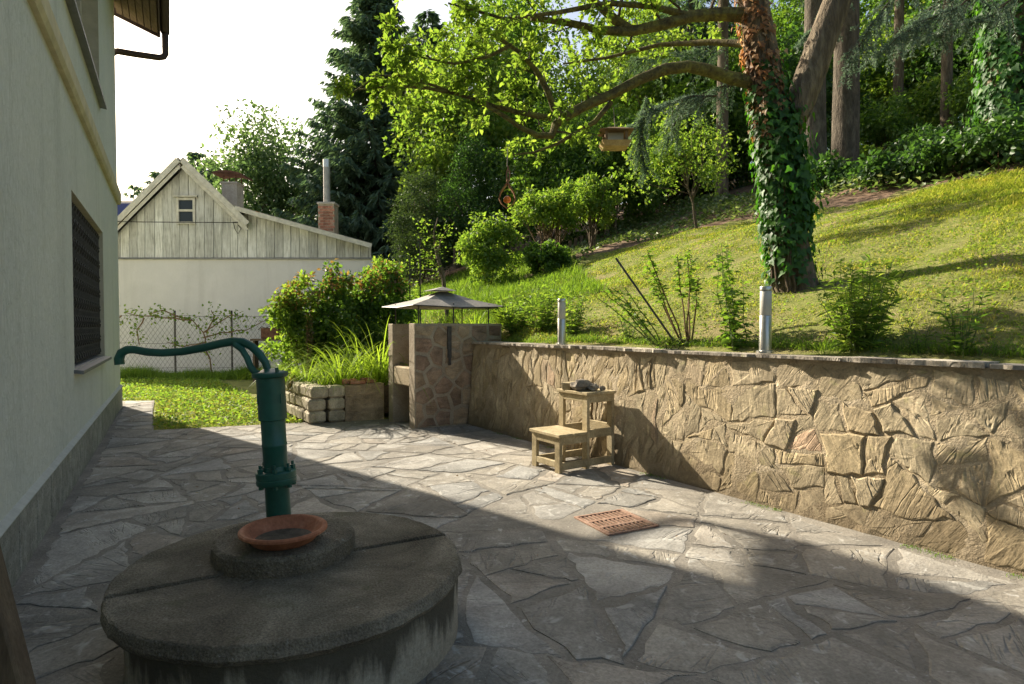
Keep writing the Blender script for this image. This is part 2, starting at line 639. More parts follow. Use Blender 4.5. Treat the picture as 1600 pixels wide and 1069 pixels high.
def wood(name, c1, c2, c3, stretch, objvar=.12, rough=.8):
    return mottled(name, c1, c2, c3, 4.0, rough, .35, 28, .006, stretch, objvar)


M_STOOL = wood('stool timber', (.22, .18, .10), (.34, .275, .16), (.41, .345, .22), (2, 2, 2))
M_PLANK = wood('brown plank', (.07, .05, .035), (.12, .09, .06), None, (8, 8, 1))
M_FEED = wood('feeder wood', (.30, .20, .08), (.42, .30, .13), None, (4, 4, 4))
M_FEEDD = wood('dark feeder wood', (.13, .085, .045), (.20, .13, .07), None, (4, 4, 4))
M_ROCK = mottled('loose rock', (.12, .10, .08), (.22, .19, .15), (.32, .28, .22), 9, .9, .7, 40, .012, objvar=.25)
M_TIN = mottled('weathered tin', (.15, .14, .125), (.22, .205, .18), (.30, .275, .24), 3, .6, .15, 30, .004, metal=.35, spec=.4)
M_BARK = mottled('bark', (.055, .042, .03), (.125, .098, .066), (.21, .17, .115), 9, .95, 1.0, 26, .06, (1, 1, .25))
M_BARKM = mottled('mossy bark', (.05, .04, .025), (.12, .10, .04), (.20, .19, .05), 9, .95, 1.0, 36, .04)
M_SPRBARK = mottled('spruce bark', (.05, .042, .032), (.10, .083, .062), (.16, .135, .10), 9, .95, 1.0, 30, .06, (1, 1, .3))
M_TWIG = plain('twig bark', (.10, .075, .05), .9, 0, .2, .3, 20)
M_STEM = plain('green stem', (.10, .14, .04), .7, 0, .3, .3, 20)
M_CANE = plain('brown cane', (.20, .13, .07), .85, 0, .2, .3, 16)
M_WIRE = plain('galvanised wire', (.22, .215, .20), .6, .4, .4)
M_COPPER = plain('copper sheet', (.34, .16, .08), .45, .4, .4, .25, 20)
M_ORANGE = plain('orange glass', (.75, .20, .02), .2, 0, .5)
M_ROPE = plain('cord', (.25, .22, .17), .9)

L_SPRING = leafmat('spring leaf', (.10, .165, .028), (.18, .255, .05), (1.7, 1.8, .8), (.23, .29, .065), .56, .25)
L_LIGHT = leafmat('light foliage', (.09, .165, .032), (.165, .245, .055), (1.8, 1.85, .7), (.22, .27, .07), .52, .25)
L_MID = leafmat('mid foliage', (.06, .12, .026), (.11, .19, .042), (1.8, 1.9, .7), (.15, .22, .05), .5, .25)
L_DARK = leafmat('dark foliage', (.035, .08, .026), (.07, .13, .038), (1.6, 1.8, .7), None, .42, .25)
L_GREY = leafmat('greyish foliage', (.07, .125, .055), (.125, .19, .085), (1.5, 1.6, .9), (.17, .23, .11), .45, .2)
L_YEW = leafmat('yew foliage', (.04, .07, .028), (.075, .11, .042), (1.4, 1.5, .7), None, .3, .2)
L_NEEDLE = leafmat('spruce needles', (.075, .13, .09), (.135, .20, .13), (1.4, 1.5, .8), None, .32, .2)
L_BLUE = leafmat('blue spruce needles', (.08, .13, .105), (.17, .225, .17), (1.3, 1.4, 1.0), None, .35, .2)
L_IVY = leafmat('ivy leaf', (.03, .085, .018), (.055, .145, .028), (1.6, 1.9, .5), (.10, .20, .04), .42, .22)
L_DRYIVY = leafmat('dry ivy leaf', (.20, .095, .04), (.40, .235, .11), (1.4, 1.1, .7), (.50, .39, .25), .45, .2)
L_LILY = leafmat('daylily blade', (.17, .26, .04), (.28, .37, .07), (1.6, 1.65, .6), None, .52, .25)
L_GRASS = leafmat('grass blade', (.15, .205, .035), (.28, .33, .07), (1.7, 1.65, .7), (.42, .38, .15), .5, .1, ((1.2, 1.0, 1.05), (.50, .66, .55)))
L_TALLG = leafmat('tall grass blade', (.09, .165, .03), (.17, .26, .05), (1.7, 1.7, .6), None, .5, .15)
L_ROSE = leafmat('rose leaf', (.08, .155, .03), (.15, .235, .048), (1.7, 1.8, .6), (.17, .24, .05), .48, .3)
L_RED = leafmat('reddish young leaf', (.20, .12, .05), (.25, .19, .06), (1.4, 1.2, .7), None, .5)
L_COVER = leafmat('ground cover leaf', (.075, .13, .04), (.155, .21, .08), (1.5, 1.6, .7), (.30, .33, .20), .42, .35)
L_DRY = leafmat('dry leaf', (.16, .085, .04), (.28, .17, .08), (1.2, 1.1, .8), (.36, .28, .12), .3)


def ground_mat():
    n = NT('garden ground')
    co = n.coords()
    a = n.noise(co, .7, 8, .65, .4)
    b = n.noise(co, 7.0, 8, .7)
    g = n.noise(co, 60, 4, .7)
    col = n.ramp(b, [(.32, (.13, .15, .04)), (.5, (.20, .215, .06)), (.68, (.29, .265, .11))])
    col = n.mix(n.ramp(a, [(.52, 0.0), (.66, .7)]), col, (.27, .205, .115))
    col = n.mix(.6, col, n.ramp(g, [(.3, .3), (.7, .7)]), 'OVERLAY')
    return n.principled(col, .95, 0, n.bump(n.math('ADD', b, g), .8, .03), .1)


M_GROUND = ground_mat()
M_FOREST = mottled('forest soil', (.10, .062, .04), (.17, .11, .07), (.235, .16, .105), 2.5, .95, .8, 40, .02)

# ------------------------------------------------------------------ foliage builders (numpy)
DIAMOND = [(0, 0), (.42, .5), (1, 0), (.42, -.5)]
OVAL = [(0, 0), (.25, .42), (.6, .45), (1, 0), (.6, -.45), (.25, -.42)]
IVYSHAPE = [(0, 0), (-.12, .34), (.22, .52), (.42, .27), (1, 0), (.42, -.27), (.22, -.52), (-.12, -.34)]


def unit(a):
    return a / np.maximum(np.linalg.norm(a, axis=-1, keepdims=True), 1e-9)


def leaves(P, D, N, L, W, outline=DIAMOND, fold=.18, droop=.12):
    """leaf blades: P bases, D directions, N normals, L lengths, W widths -> verts, tri faces"""
    P, D, N = np.asarray(P, float), unit(np.asarray(D, float)), np.asarray(N, float)
    n = len(P)
    S = unit(np.cross(D, N))
    N = np.cross(S, D)
    L = np.broadcast_to(np.asarray(L, float), (n,))[:, None]
    W = np.broadcast_to(np.asarray(W, float), (n,))[:, None]
    vs = []
    for a, b in outline:
        vs.append(P + D * L * a + S * W * b + N * (abs(b) * fold * W * 2 - droop * L * a * a))
    V = np.stack(vs, 1).reshape(-1, 3)
    k = len(outline)
    tri = np.array([(0, i, i + 1) for i in range(1, k - 1)], dtype=np.int64)
    F = (np.arange(n)[:, None, None] * k + tri[None]).reshape(-1, 3)
    return V, F


def blades(P, D, L, W, bend, segs=3, seed=0):
    """arching grass-like blades, tapering to a point"""
    rs = np.random.RandomState(seed)
    n = len(P)
    D = unit(D)
    out = D.copy()
    out[:, 2] = 0
    out = unit(out + rs.normal(0, .05, (n, 3)) * [1, 1, 0])
    S = unit(np.cross(D, np.array([0, 0, 1.0])) + 1e-6)
    rows = []
    for i in range(segs + 1):
        f = i / segs
        c = P + D * (L * f)[:, None] + out * (bend * L * f * f * .55)[:, None]
        c[:, 2] -= bend * L * f * f * f * .75
        w = W * (1 - f) ** .7 * (0.7 + .6 * f if f < .5 else 1.0)
        if i < segs:
            rows += [c - S * (w / 2)[:, None], c + S * (w / 2)[:, None]]
        else:
            rows.append(c)
    V = np.stack(rows, 1).reshape(-1, 3)
    k = 2 * segs + 1
    tr = []
    for i in range(segs - 1):
        a = 2 * i
        tr += [(a, a + 1, a + 3), (a, a + 3, a + 2)]
    tr.append((2 * segs - 2, 2 * segs - 1, 2 * segs))
    F = (np.arange(n)[:, None, None] * k + np.array(tr)[None]).reshape(-1, 3)
    return V, F


def cat_np(parts):
    V, F, o = [], [], 0
    for v, f in parts:
        V.append(v)
        F.append(f + o)
        o += len(v)
    return np.concatenate(V), np.concatenate(F)


def clump_leaves(centers, radii, per, size, seed, aspect=.6, up=.5, flat=.7, outline=DIAMOND, outward=None):
    rs = np.random.RandomState(seed)
    C = np.asarray(centers, float)
    r = np.broadcast_to(np.asarray(radii, float), (len(C),))
    idx = np.repeat(np.arange(len(C)), per)
    n = len(idx)
    d = unit(rs.normal(0, 1, (n, 3)))
    rad = rs.uniform(0, 1, n) ** .5
    off = d * (rad * r[idx])[:, None]
    off[:, 2] *= flat
    P = C[idx] + off
    D = unit(d * .7 + rs.normal(0, .6, (n, 3)) + np.array([0, 0, -.15]))
    N = unit(d * .5 + rs.normal(0, .55, (n, 3)) + np.array([0, 0, up]))
    L = size * rs.uniform(.6, 1.3, n)
    return leaves(P, D, N, L, L * aspect * rs.uniform(.8, 1.2, n), outline)


def crown_centers(c, rad, n, seed, shell=2.2, zmin=-.75):
    rs = np.random.RandomState(seed)
    out = []
    while len(out) < n:
        d = rs.normal(0, 1, 3)
        d /= np.linalg.norm(d)
        if d[2] < zmin:
            continue
        bump = 1 + .22 * math.sin(3.1 * d[0] * 2 + seed) * math.cos(2.3 * d[1] * 2 + seed * 1.7) + .12 * rs.uniform(-1, 1)
        out.append(np.array(c) + d * np.array(rad) * (rs.uniform(0, 1) ** (1 / shell)) * bump)
    return np.array(out)


def bent(a, b, k, rnd, sag=0.0, jit=.06):
    a, b = Vector(a), Vector(b)
    L = (b - a).length
    pts = []
    for i in range(k + 1):
        f = i / k
        p = a.lerp(b, f) + Vector((0, 0, -sag * 4 * f * (1 - f)))
        if 0 < i < k:
            p += Vector((rnd.uniform(-1, 1), rnd.uniform(-1, 1), rnd.uniform(-1, 1))) * jit * L
        pts.append(p)
    return pts


def leafy(name, label, cat, base, height, crown_c, crown_r, n_cl, per, leaf, mat, seed, group=None, stems=1, trunk_r=.12,
          bark=None, clump=.3, aspect=.6, limbs=16, shell=2.2, zmin=-.75, flat=.75, outline=DIAMOND, extra=None, stem_name='trunk'):
    """tree or shrub: tapered trunk(s) with limbs and a crown of leaf clumps"""
    rnd = random.Random(seed)
    base = Vector(base)
    t = thing(name, label, cat, base, group)
    cc = base + Vector(crown_c)
    cen = crown_centers(cc, crown_r, n_cl, seed, shell, zmin)
    rmean = sum(crown_r) / 3
    V, F = clump_leaves(cen, clump * rmean * np.random.RandomState(seed).uniform(.7, 1.25, len(cen)), per, leaf, seed + 1, aspect, .5, flat, outline)
    np_mesh('crown' if stem_name == 'trunk' else 'foliage', V, F, mat, t)
    mb = MB()
    tips = list(cen)
    rnd.shuffle(tips)
    bark = bark or M_TWIG
    if stems == 1:
        top = base + Vector((crown_c[0] * .8, crown_c[1] * .8, crown_c[2] + crown_r[2] * .35))
        tr = bent(base - Vector((0, 0, .2)), top, 6, rnd, 0, .02)
        mb.tube(tr, [trunk_r * (1.25 if i == 0 else 1 - .72 * i / 6) for i in range(7)], 9, True, .06, rnd)
        for p in tips[:limbs]:
            f = rnd.uniform(.35, .95)
            k = f * 6
            a = tr[int(k)].lerp(tr[min(int(k) + 1, 6)], k - int(k))
            r0 = trunk_r * (1 - .75 * f) * .55
            mb.tube(bent(a, p, 4, rnd, 0, .05), [r0 * (1 - .8 * j / 4) for j in range(5)], 5, False)
    else:
        for i in range(stems):
            p = Vector(tips[i % len(tips)])
            a = base + Vector((rnd.uniform(-.16, .16) * crown_r[0], rnd.uniform(-.16, .16) * crown_r[1], -.08))
            mb.tube(bent(a, p, 5, rnd, -.05 * height, .03), [trunk_r * (1 - .75 * j / 5) for j in range(6)], 5, False)
    mb.build(stem_name if stems == 1 else 'stems', bark, t, True, False)
    if extra:
        eV, eF = clump_leaves(cen[np.argsort(-cen[:, 2])][:extra[1]], clump * rmean, extra[2], leaf, seed + 9, aspect, .5, flat)
        np_mesh('young_shoots', eV, eF, extra[0], t)['kind'] = 'stuff'
    return t


def spruce(name, label, base, height, radius, seed, n_br=260, mat=None, low=.08, spray=.32, group=None, lean=(0, 0), dens=1.0, bark=None, trunk_r=.28, pw=.85):
    rnd = random.Random(seed)
    rs = np.random.RandomState(seed)
    base = Vector(base)
    t = thing(name, label, 'spruce tree', base, group)
    mb = MB()
    mb.tube([base + Vector((lean[0] * f, lean[1] * f, height * f - .3)) for f in (0, .25, .5, .75, 1)], [trunk_r * k for k in (1.15, .85, .6, .33, .04)], 9, True, .04, rnd)
    mb.build('trunk', bark or M_SPRBARK, t, True, False)
    bb = MB()
    P, D, N, L = [], [], [], []
    for i in range(n_br):
        f = rnd.random() ** 1.1
        z = height * (low + (1 - low) * f)
        ln = radius * (max(1 - f, 0.02) ** pw) * rnd.uniform(.7, 1.15) + .1
        az = rnd.uniform(0, 2 * math.pi)
        d = np.array([math.cos(az), math.sin(az), 0.0])
        side = np.array([-d[1], d[0], 0.0])
        o = np.array(base) + np.array([lean[0] * z / height, lean[1] * z / height, z])
        rise = .25 * f - .28
        curve = .30 * (1 - f) + .05
        pts = [o + d * ln * s + np.array([0, 0, ln * (rise * s - curve * s * (1 - s) + .12 * s ** 3)]) for s in (0, .33, .66, 1)]
        bb.tube(pts, [.022 * ln ** .6, .016 * ln ** .6, .01, .004], 4, False)
        k = max(6, int((6 + ln * 15) * dens))
        s = rs.uniform(.12, 1.0, k) ** .8
        c = o + d * (ln * s)[:, None]
        c[:, 2] += ln * (rise * s - curve * s * (1 - s) + .12 * s ** 3)
        sg = rs.choice([-1, 1], k)
        tw = (1.05 - s) * rs.uniform(.0, .55, k) * ln * .55
        c = c + side * (sg * tw)[:, None]
        c[:, 2] -= tw * .35
        P.append(c)
        D.append(d * rs.uniform(.2, 1.0, k)[:, None] + side * (sg * rs.uniform(.2, 1.0, k))[:, None] + np.array([0, 0, -1.0]) * rs.uniform(.1, .9, k)[:, None])
        N.append(np.array([0, 0, 1.0]) + rs.normal(0, .5, (k, 3)))
        L.append(spray * rs.uniform(.6, 1.3, k))
    bb.build('branches', M_TWIG, t, False, False)
    P, D, N, L = map(np.concatenate, (P, D, N, L))
    V, F = leaves(P, D, N, L, L * .26, DIAMOND, .1, .18)
    np_mesh('needles', V, F, mat or L_NEEDLE, t)
    return t


def stalks(name, label, cat, base, n, height, spread, leaf_l, leaf_w, gap, mat, seed, stem_r=.004, stem_mat=None, bare=.1, upness=.35, group=None, outline=DIAMOND, lean=(0, 0), comp=1, foot=.25):
    """herb or rose: stems rising from one root with leaves set along them"""
    rnd = random.Random(seed)
    base = Vector(base)
    t = thing(name, label, cat, base, group)
    mb = MB()
    P, D, N, L = [], [], [], []
    for i in range(n):
        a = rnd.uniform(0, 2 * math.pi)
        rr = math.sqrt(rnd.random())
        h = height * rnd.uniform(.6, 1.05)
        foot_p = base + Vector((math.cos(a), math.sin(a), 0)) * spread * rr * foot + Vector((0, 0, -.04))
        top = base + Vector((math.cos(a) * spread * rr + lean[0], math.sin(a) * spread * rr + lean[1], h))
        path = bent(foot_p, top, 5, rnd, -.04 * h, .025)
        mb.tube(path, [stem_r * (1 - .6 * j / 5) for j in range(6)], 5, False)
        k = max(2, int(h / gap))
        for j in range(k):
            f = bare + (1 - bare) * (j + rnd.random() * .6) / k
            f = min(f, .999)
            q = f * 5
            p = path[int(q)].lerp(path[int(q) + 1], q - int(q))
            b = rnd.uniform(0, 6.283)
            o = Vector((math.cos(b), math.sin(b), upness + rnd.uniform(-.55, .55)))
            sz = leaf_l * rnd.uniform(.65, 1.2) * (1 - .35 * f)
            for m in range(comp):
                pp = p + o.normalized() * (sz * .75 * (m // 2))
                sd = Vector((-o.y, o.x, 0)) * (0 if comp == 1 or m == comp - 1 else (1 if m % 2 else -1) * .9)
                P.append(tuple(pp))
                D.append(tuple(o + sd))
                N.append((rnd.uniform(-.8, .8), rnd.uniform(-.8, .8), 1))
                L.append(sz * rnd.uniform(.8, 1.2))
    mb.build('stems', stem_mat or M_STEM, t, True, False)
    L = np.array(L)
    V, F = leaves(np.array(P), np.array(D), np.array(N), L, L * leaf_w, outline, .10, .34)
    np_mesh('foliage', V, F, mat, t)
    return t


def lily(label, base, n, h, seed, mat=None, name='daylily', cat='plant', width=.022, spread=.07, splay=.55, group=None):
    rs = np.random.RandomState(seed)
    base = Vector(base)
    t = thing(name, label, cat, base, group)
    a = rs.uniform(0, 2 * np.pi, n)
    r = rs.uniform(0, 1, n) ** .6
    P = np.array(base) + np.stack([np.cos(a) * r * spread, np.sin(a) * r * spread, np.full(n, -.03)], 1)
    D = np.stack([np.cos(a) * r * splay, np.sin(a) * r * splay, np.ones(n)], 1) + rs.normal(0, .12, (n, 3))
    L = h * rs.uniform(.6, 1.2, n)
    V, F = blades(P, D, L, np.full(n, width) * rs.uniform(.7, 1.2, n), rs.uniform(.3, 1.25, n), 6, seed)
    np_mesh('leaf_blades', V, F, mat or L_LILY, t)
    return t


# ------------------------------------------------------------------ 2-D cells for stonework
def clip_poly(poly, nx, ny, c):
    """keep the side nx*x+ny*y <= c"""
    out = []
    for i in range(len(poly)):
        a, b = poly[i], poly[(i + 1) % len(poly)]
        da, db = nx * a[0] + ny * a[1] - c, nx * b[0] + ny * b[1] - c
        if da <= 0:
            out.append(a)
        if da * db < 0:
            f = da / (da - db)
            out.append((a[0] + (b[0] - a[0]) * f, a[1] + (b[1] - a[1]) * f))
    return out


def scatter(x0, x1, y0, y1, dist, rnd, tries=9000, keep=None):
    pts = []
    for _ in range(tries):
        p = (rnd.uniform(x0, x1), rnd.uniform(y0, y1))
        if keep and not keep(p):
            continue
        d = dist(p) if callable(dist) else dist
        if all((p[0] - q[0]) ** 2 + (p[1] - q[1]) ** 2 > d * d for q in pts):
            pts.append(p)
    return pts


def cells(seeds, bounds, joint, rnd):
    out = []
    for i, s in enumerate(seeds):
        poly = [(s[0] - 1.6, s[1] - 1.6), (s[0] + 1.6, s[1] - 1.6), (s[0] + 1.6, s[1] + 1.6), (s[0] - 1.6, s[1] + 1.6)]
        near = sorted((q for q in seeds if q is not s), key=lambda q: (q[0] - s[0]) ** 2 + (q[1] - s[1]) ** 2)[:22]
        for q in near:
            nx, ny = q[0] - s[0], q[1] - s[1]
            d = math.hypot(nx, ny)
            nx, ny = nx / d, ny / d
            j = joint * rnd.uniform(.5, 1.6)
            poly = clip_poly(poly, nx, ny, nx * (s[0] + q[0]) / 2 + ny * (s[1] + q[1]) / 2 - j / 2)
            if len(poly) < 3:
                break
        for nx, ny, c in bounds:
            if len(poly) < 3:
                break
            poly = clip_poly(poly, nx, ny, c)
        if len(poly) >= 3:
            out.append(poly)
    return out


def shards(poly, amin, amax, rnd, wild=.45, off=.16):
    """split a convex outline into irregular convex stones that meet in T-joints"""
    out, todo = [], [poly]
    while todo:
        q = todo.pop()
        A = abs(area2(q))
        if A < amin * .25 or len(q) < 3:
            continue
        cx, cy = sum(p[0] for p in q) / len(q), sum(p[1] for p in q) / len(q)
        # direction in which the piece is longest, measured along its longest side and across it
        e = max(((q[k], q[(k + 1) % len(q)]) for k in range(len(q))), key=lambda ab: (ab[0][0] - ab[1][0]) ** 2 + (ab[0][1] - ab[1][1]) ** 2)
        dx, dy = e[1][0] - e[0][0], e[1][1] - e[0][1]
        L = math.hypot(dx, dy)
        dx, dy = dx / L, dy / L
        w1 = max(p[0] * dx + p[1] * dy for p in q) - min(p[0] * dx + p[1] * dy for p in q)
        w2 = max(-p[0] * dy + p[1] * dx for p in q) - min(-p[0] * dy + p[1] * dx for p in q)
        if w2 > w1:
            dx, dy = -dy, dx
        L = max(w1, w2)
        slim = L * L / max(A, 1e-6)
        if A < amax and (A < amin * 1.4 or rnd.random() < .42 * (amin * 2.2 / A) + .05) and slim < 6.5:
            out.append(q)
            continue
        if A < amin and slim < 9:
            out.append(q)
            continue
        an = math.atan2(dy, dx) + rnd.gauss(0, wild)
        nx, ny = math.cos(an), math.sin(an)
        o = rnd.uniform(-off, off) * L
        c = nx * cx + ny * cy + o
        todo.append(clip_poly(q, nx, ny, c))
        todo.append(clip_poly(q, -nx, -ny, -c))
    return [q for q in out if len(q) >= 3]


def inset(poly, joint, rnd):
    if area2(poly) < 0:
        poly = poly[::-1]
    q = poly
    for i in range(len(poly)):
        a, b = poly[i], poly[(i + 1) % len(poly)]
        L = math.hypot(b[0] - a[0], b[1] - a[1])
        if L < 1e-5:
            continue
        nx, ny = (b[1] - a[1]) / L, -(b[0] - a[0]) / L
        q = clip_poly(q, nx, ny, nx * a[0] + ny * a[1] - joint * rnd.uniform(.25, .9))
        if len(q) < 3:
            return []
    return q


def warp(poly, amp, k):
    """bend straight joints a little: the same smooth field for all stones of a surface"""
    out = []
    for i in range(len(poly)):
        a, b = poly[i], poly[(i + 1) % len(poly)]
        m_ = max(1, int(math.hypot(b[0] - a[0], b[1] - a[1]) / .09))
        for j in range(m_):
            f = j / m_
            u, v = a[0] + (b[0] - a[0]) * f, a[1] + (b[1] - a[1]) * f
            out.append((u + amp * (math.sin(v * k + 1.7 * math.sin(u * k * .6)) + .5 * math.sin(v * k * 2.3 + u * k)),
                        v + amp * (math.sin(u * k * 1.1 + 2.0 + 1.4 * math.sin(v * k * .7)) + .5 * math.sin(u * k * 2.1 - v * k)) * .8))
    return out


def area2(poly):
    return .5 * sum(poly[i][0] * poly[(i + 1) % len(poly)][1] - poly[(i + 1) % len(poly)][0] * poly[i][1] for i in range(len(poly)))


def rough_poly(poly, step, jit, rnd):
    out = []
    for i in range(len(poly)):
        a, b = poly[i], poly[(i + 1) % len(poly)]
        L = math.hypot(b[0] - a[0], b[1] - a[1])
        if L < .012:
            continue
        k = max(1, int(L / step))
        nx, ny = -(b[1] - a[1]) / L, (b[0] - a[0]) / L
        for j in range(k):
            f = (j + (rnd.uniform(-.25, .25) if j else 0)) / k
            o = rnd.uniform(-jit * 1.1, jit * .35) * -1
            out.append((a[0] + (b[0] - a[0]) * f + nx * o, a[1] + (b[1] - a[1]) * f + ny * o))
    return out


def stone_piece(name, poly, fn, h, mat, parent, rnd, bev=.012, relief=0.0, step=.09, jit=.012, sink=.02, tilt=0.0):
    """one stone: outline poly in (u,v), fn(u,v,w) -> world, raised h above the bed"""
    P = rough_poly(poly, step, jit, rnd)
    if len(P) < 3:
        return None
    n = len(P)
    cx, cy = sum(p[0] for p in P) / n, sum(p[1] for p in P) / n
    tx, ty = rnd.uniform(-tilt, tilt), rnd.uniform(-tilt, tilt)
    V, F = [], []

    def ring(k, w, j):
        for x, y in P:
            dx, dy = x - cx, y - cy
            L = math.hypot(dx, dy) + 1e-6
            s = max(1 - k / L, .15) if k < 1 else k - 1
            X, Y = cx + dx * s, cy + dy * s
            V.append(fn(X, Y, w + rnd.uniform(-j, j) + (X - cx) * tx + (Y - cy) * ty if w > -.001 else w))
    ring(0, -sink, 0)
    ring(0, h * .55, h * .25)
    ring(bev, h, h * .12)
    rings = 3
    if relief > 0:
        ring(1.55, h + relief * .3, relief)
        rings = 4
    for r_ in range(rings - 1):
        for i in range(n):
            j = (i + 1) % n
            F.append((r_ * n + i, r_ * n + j, r_ * n + n + j, r_ * n + n + i))
    V.append(fn(cx, cy, h + (rnd.uniform(-.3, 1) * relief if relief else 0)))
    c = len(V) - 1
    for i in range(n):
        F.append(((rings - 1) * n + i, (rings - 1) * n + (i + 1) % n, c))
    return MB().add(V, F).build(name, mat, parent)


# ------------------------------------------------------------------ the lie of the land
W0 = np.array([-.17, 8.03])              # left end of the retaining wall
WD = np.array([.553, -.833])             # along the wall, towards the camera
WN = np.array([.833, .553])              # behind the wall, uphill
WALL_H = 1.15


def sstep(a, b, x):
    f = np.clip((x - a) / (b - a), 0, 1)
    return f * f * (3 - 2 * f)


def hill(x, y):
    x, y = np.asarray(x, float), np.asarray(y, float)
    t = WN[0] * (x - W0[0]) + WN[1] * (y - W0[1])
    xl = -1.6 - .33 * (y - 8.3)
    g = sstep(xl, xl + 2.0, x)
    tt = np.where(t > 22, 22 + 10 * (1 - np.exp(-(t - 22) / 10)), t)
    nz = .05 * np.sin(1.3 * x + .7 * y) + .04 * np.sin(2.1 * y - 1.1 * x + 1.0) + .02 * np.sin(5.1 * x + 1.7) * np.sin(4.3 * y)
    z = g * (WALL_H - .04 + .35 * tt + nz * sstep(.2, 1.5, t))
    return np.where(t > .12, z, 0.0) - .02


def hz(x, y):
    return float(hill(x, y))


def on_hill(px, py, y0=5.0, y1=45.0):
    """ground point of the hillside under photograph pixel (px, py)"""
    prev = None
    Y = y0
    while Y < y1:
        p = at(px, py, Y)
        d = p.z - hz(p.x, p.y)
        if d < 0:
            return Vector((p.x, p.y, hz(p.x, p.y)))
        Y += .05
    p = at(px, py, y1)
    return Vector((p.x, p.y, hz(p.x, p.y)))


LAWN_EDGE = [(-3.0, 17.5), (.4, 15.2), (2.2, 15.0), (4.2, 14.6), (5.8, 13.2), (7.0, 11.6), (8.2, 9.9), (9.6, 7.0), (12.0, 2.0)]


def beyond_lawn(x, y):
    """metres past the upper edge of the lawn (negative on the lawn)"""
    xs = [p[0] for p in LAWN_EDGE]
    ys = [p[1] for p in LAWN_EDGE]
    return (np.asarray(y, float) - np.interp(x, xs, ys)) * .8


def pixel(p):
    """photograph pixels of world points (n,3), and their depth"""
    q = np.asarray(p, float) - [0, 0, CAM_H]
    f = q[:, 1] * _c - q[:, 2] * _s
    u = q[:, 1] * _s + q[:, 2] * _c
    f = np.maximum(f, 1e-3)
    return 800 + FPX * q[:, 0] / f, 534.5 - FPX * u / f, f


def build_ground():
    S = [-420, -200, -100, -70, -50, -40, -34, -30] + [-28 + .5 * i for i in range(80)] + [12.5, 14, 17, 22, 30, 60, 150, 420]
    T = [-420, -150, -60, -25, -12, -6, -3, -1, 0, .10, .14, .3] + [.5 + .4 * i for i in range(62)] + [26, 28, 31, 35, 40, 50, 80, 160, 420]
    S, T = np.array(S), np.array(T)
    ss, tt = np.meshgrid(S, T)
    x = W0[0] + WD[0] * ss + WN[0] * tt
    y = W0[1] + WD[1] * ss + WN[1] * tt
    z = hill(x, y)
    V = np.stack([x, y, z], -1).reshape(-1, 3)
    m, n = len(T), len(S)
    idx = np.arange(m * n).reshape(m, n)
    F = np.stack([idx[:-1, :-1], idx[:-1, 1:], idx[1:, 1:], idx[1:, :-1]], -1).reshape(-1, 4)
    o = np_mesh('ground', V, F, M_GROUND, None, True)
    o.data.materials.append(M_FOREST)
    cen = V[F].mean(1)
    b = beyond_lawn(cen[:, 0], cen[:, 1]) + .5 * np.sin(cen[:, 0] * 2.3) + .4 * np.sin(cen[:, 1] * 3.1 + cen[:, 0])
    forest = (b > 0) & (cen[:, 2] > .6)
    o.data.polygons.foreach_set('material_index', forest.astype(np.int32))
    o.data.update()
    if o.data.polygons[0].normal.z < 0:
        o.data.flip_normals()
    tag(o, kind='structure')


build_ground()

# ------------------------------------------------------------------ house
HC_ = Vector((-6.85, 10.61, 0))
HD = Vector((.489, -.872, 0))            # along the wall towards the camera
HP = Vector((.872, .489, 0))             # out of the wall


def H(a, b, z):
    return HC_ + HD * a + HP * b + Vector((0, 0, z))


HROT = Matrix((HD, -HP, Vector((0, 0, 1)))).transposed()   # local x along wall, y into the wall


def wall_face(mb, us, zs, holes, fn, depth):
    """a wall plane with rectangular openings and their reveals"""
    for i in range(len(us) - 1):
        for j in range(len(zs) - 1):
            u, z = (us[i] + us[i + 1]) / 2, (zs[j] + zs[j + 1]) / 2
            if any(h[0] < u < h[1] and h[2] < z < h[3] for h in holes):
                continue
            mb.add([fn(us[i], 0, zs[j]), fn(us[i + 1], 0, zs[j]), fn(us[i + 1], 0, zs[j + 1]), fn(us[i], 0, zs[j + 1])], [(0, 1, 2, 3)])


house = thing('house', 'tall pale plastered house wall with stone plinth and iron window grille at left', 'house', H(0, 0, 0))
LWIN = (2.75, 5.7, 1.0, 2.66)
UWIN = (2.85, 6.1, 4.34, 6.3)
mb = MB()
us = [0, LWIN[0], UWIN[0], LWIN[1], UWIN[1], 14.5]
zs = [.0, LWIN[2], LWIN[3], UWIN[2], UWIN[3], 7.1]
wall_face(mb, us, zs, [LWIN, UWIN], H, .2)
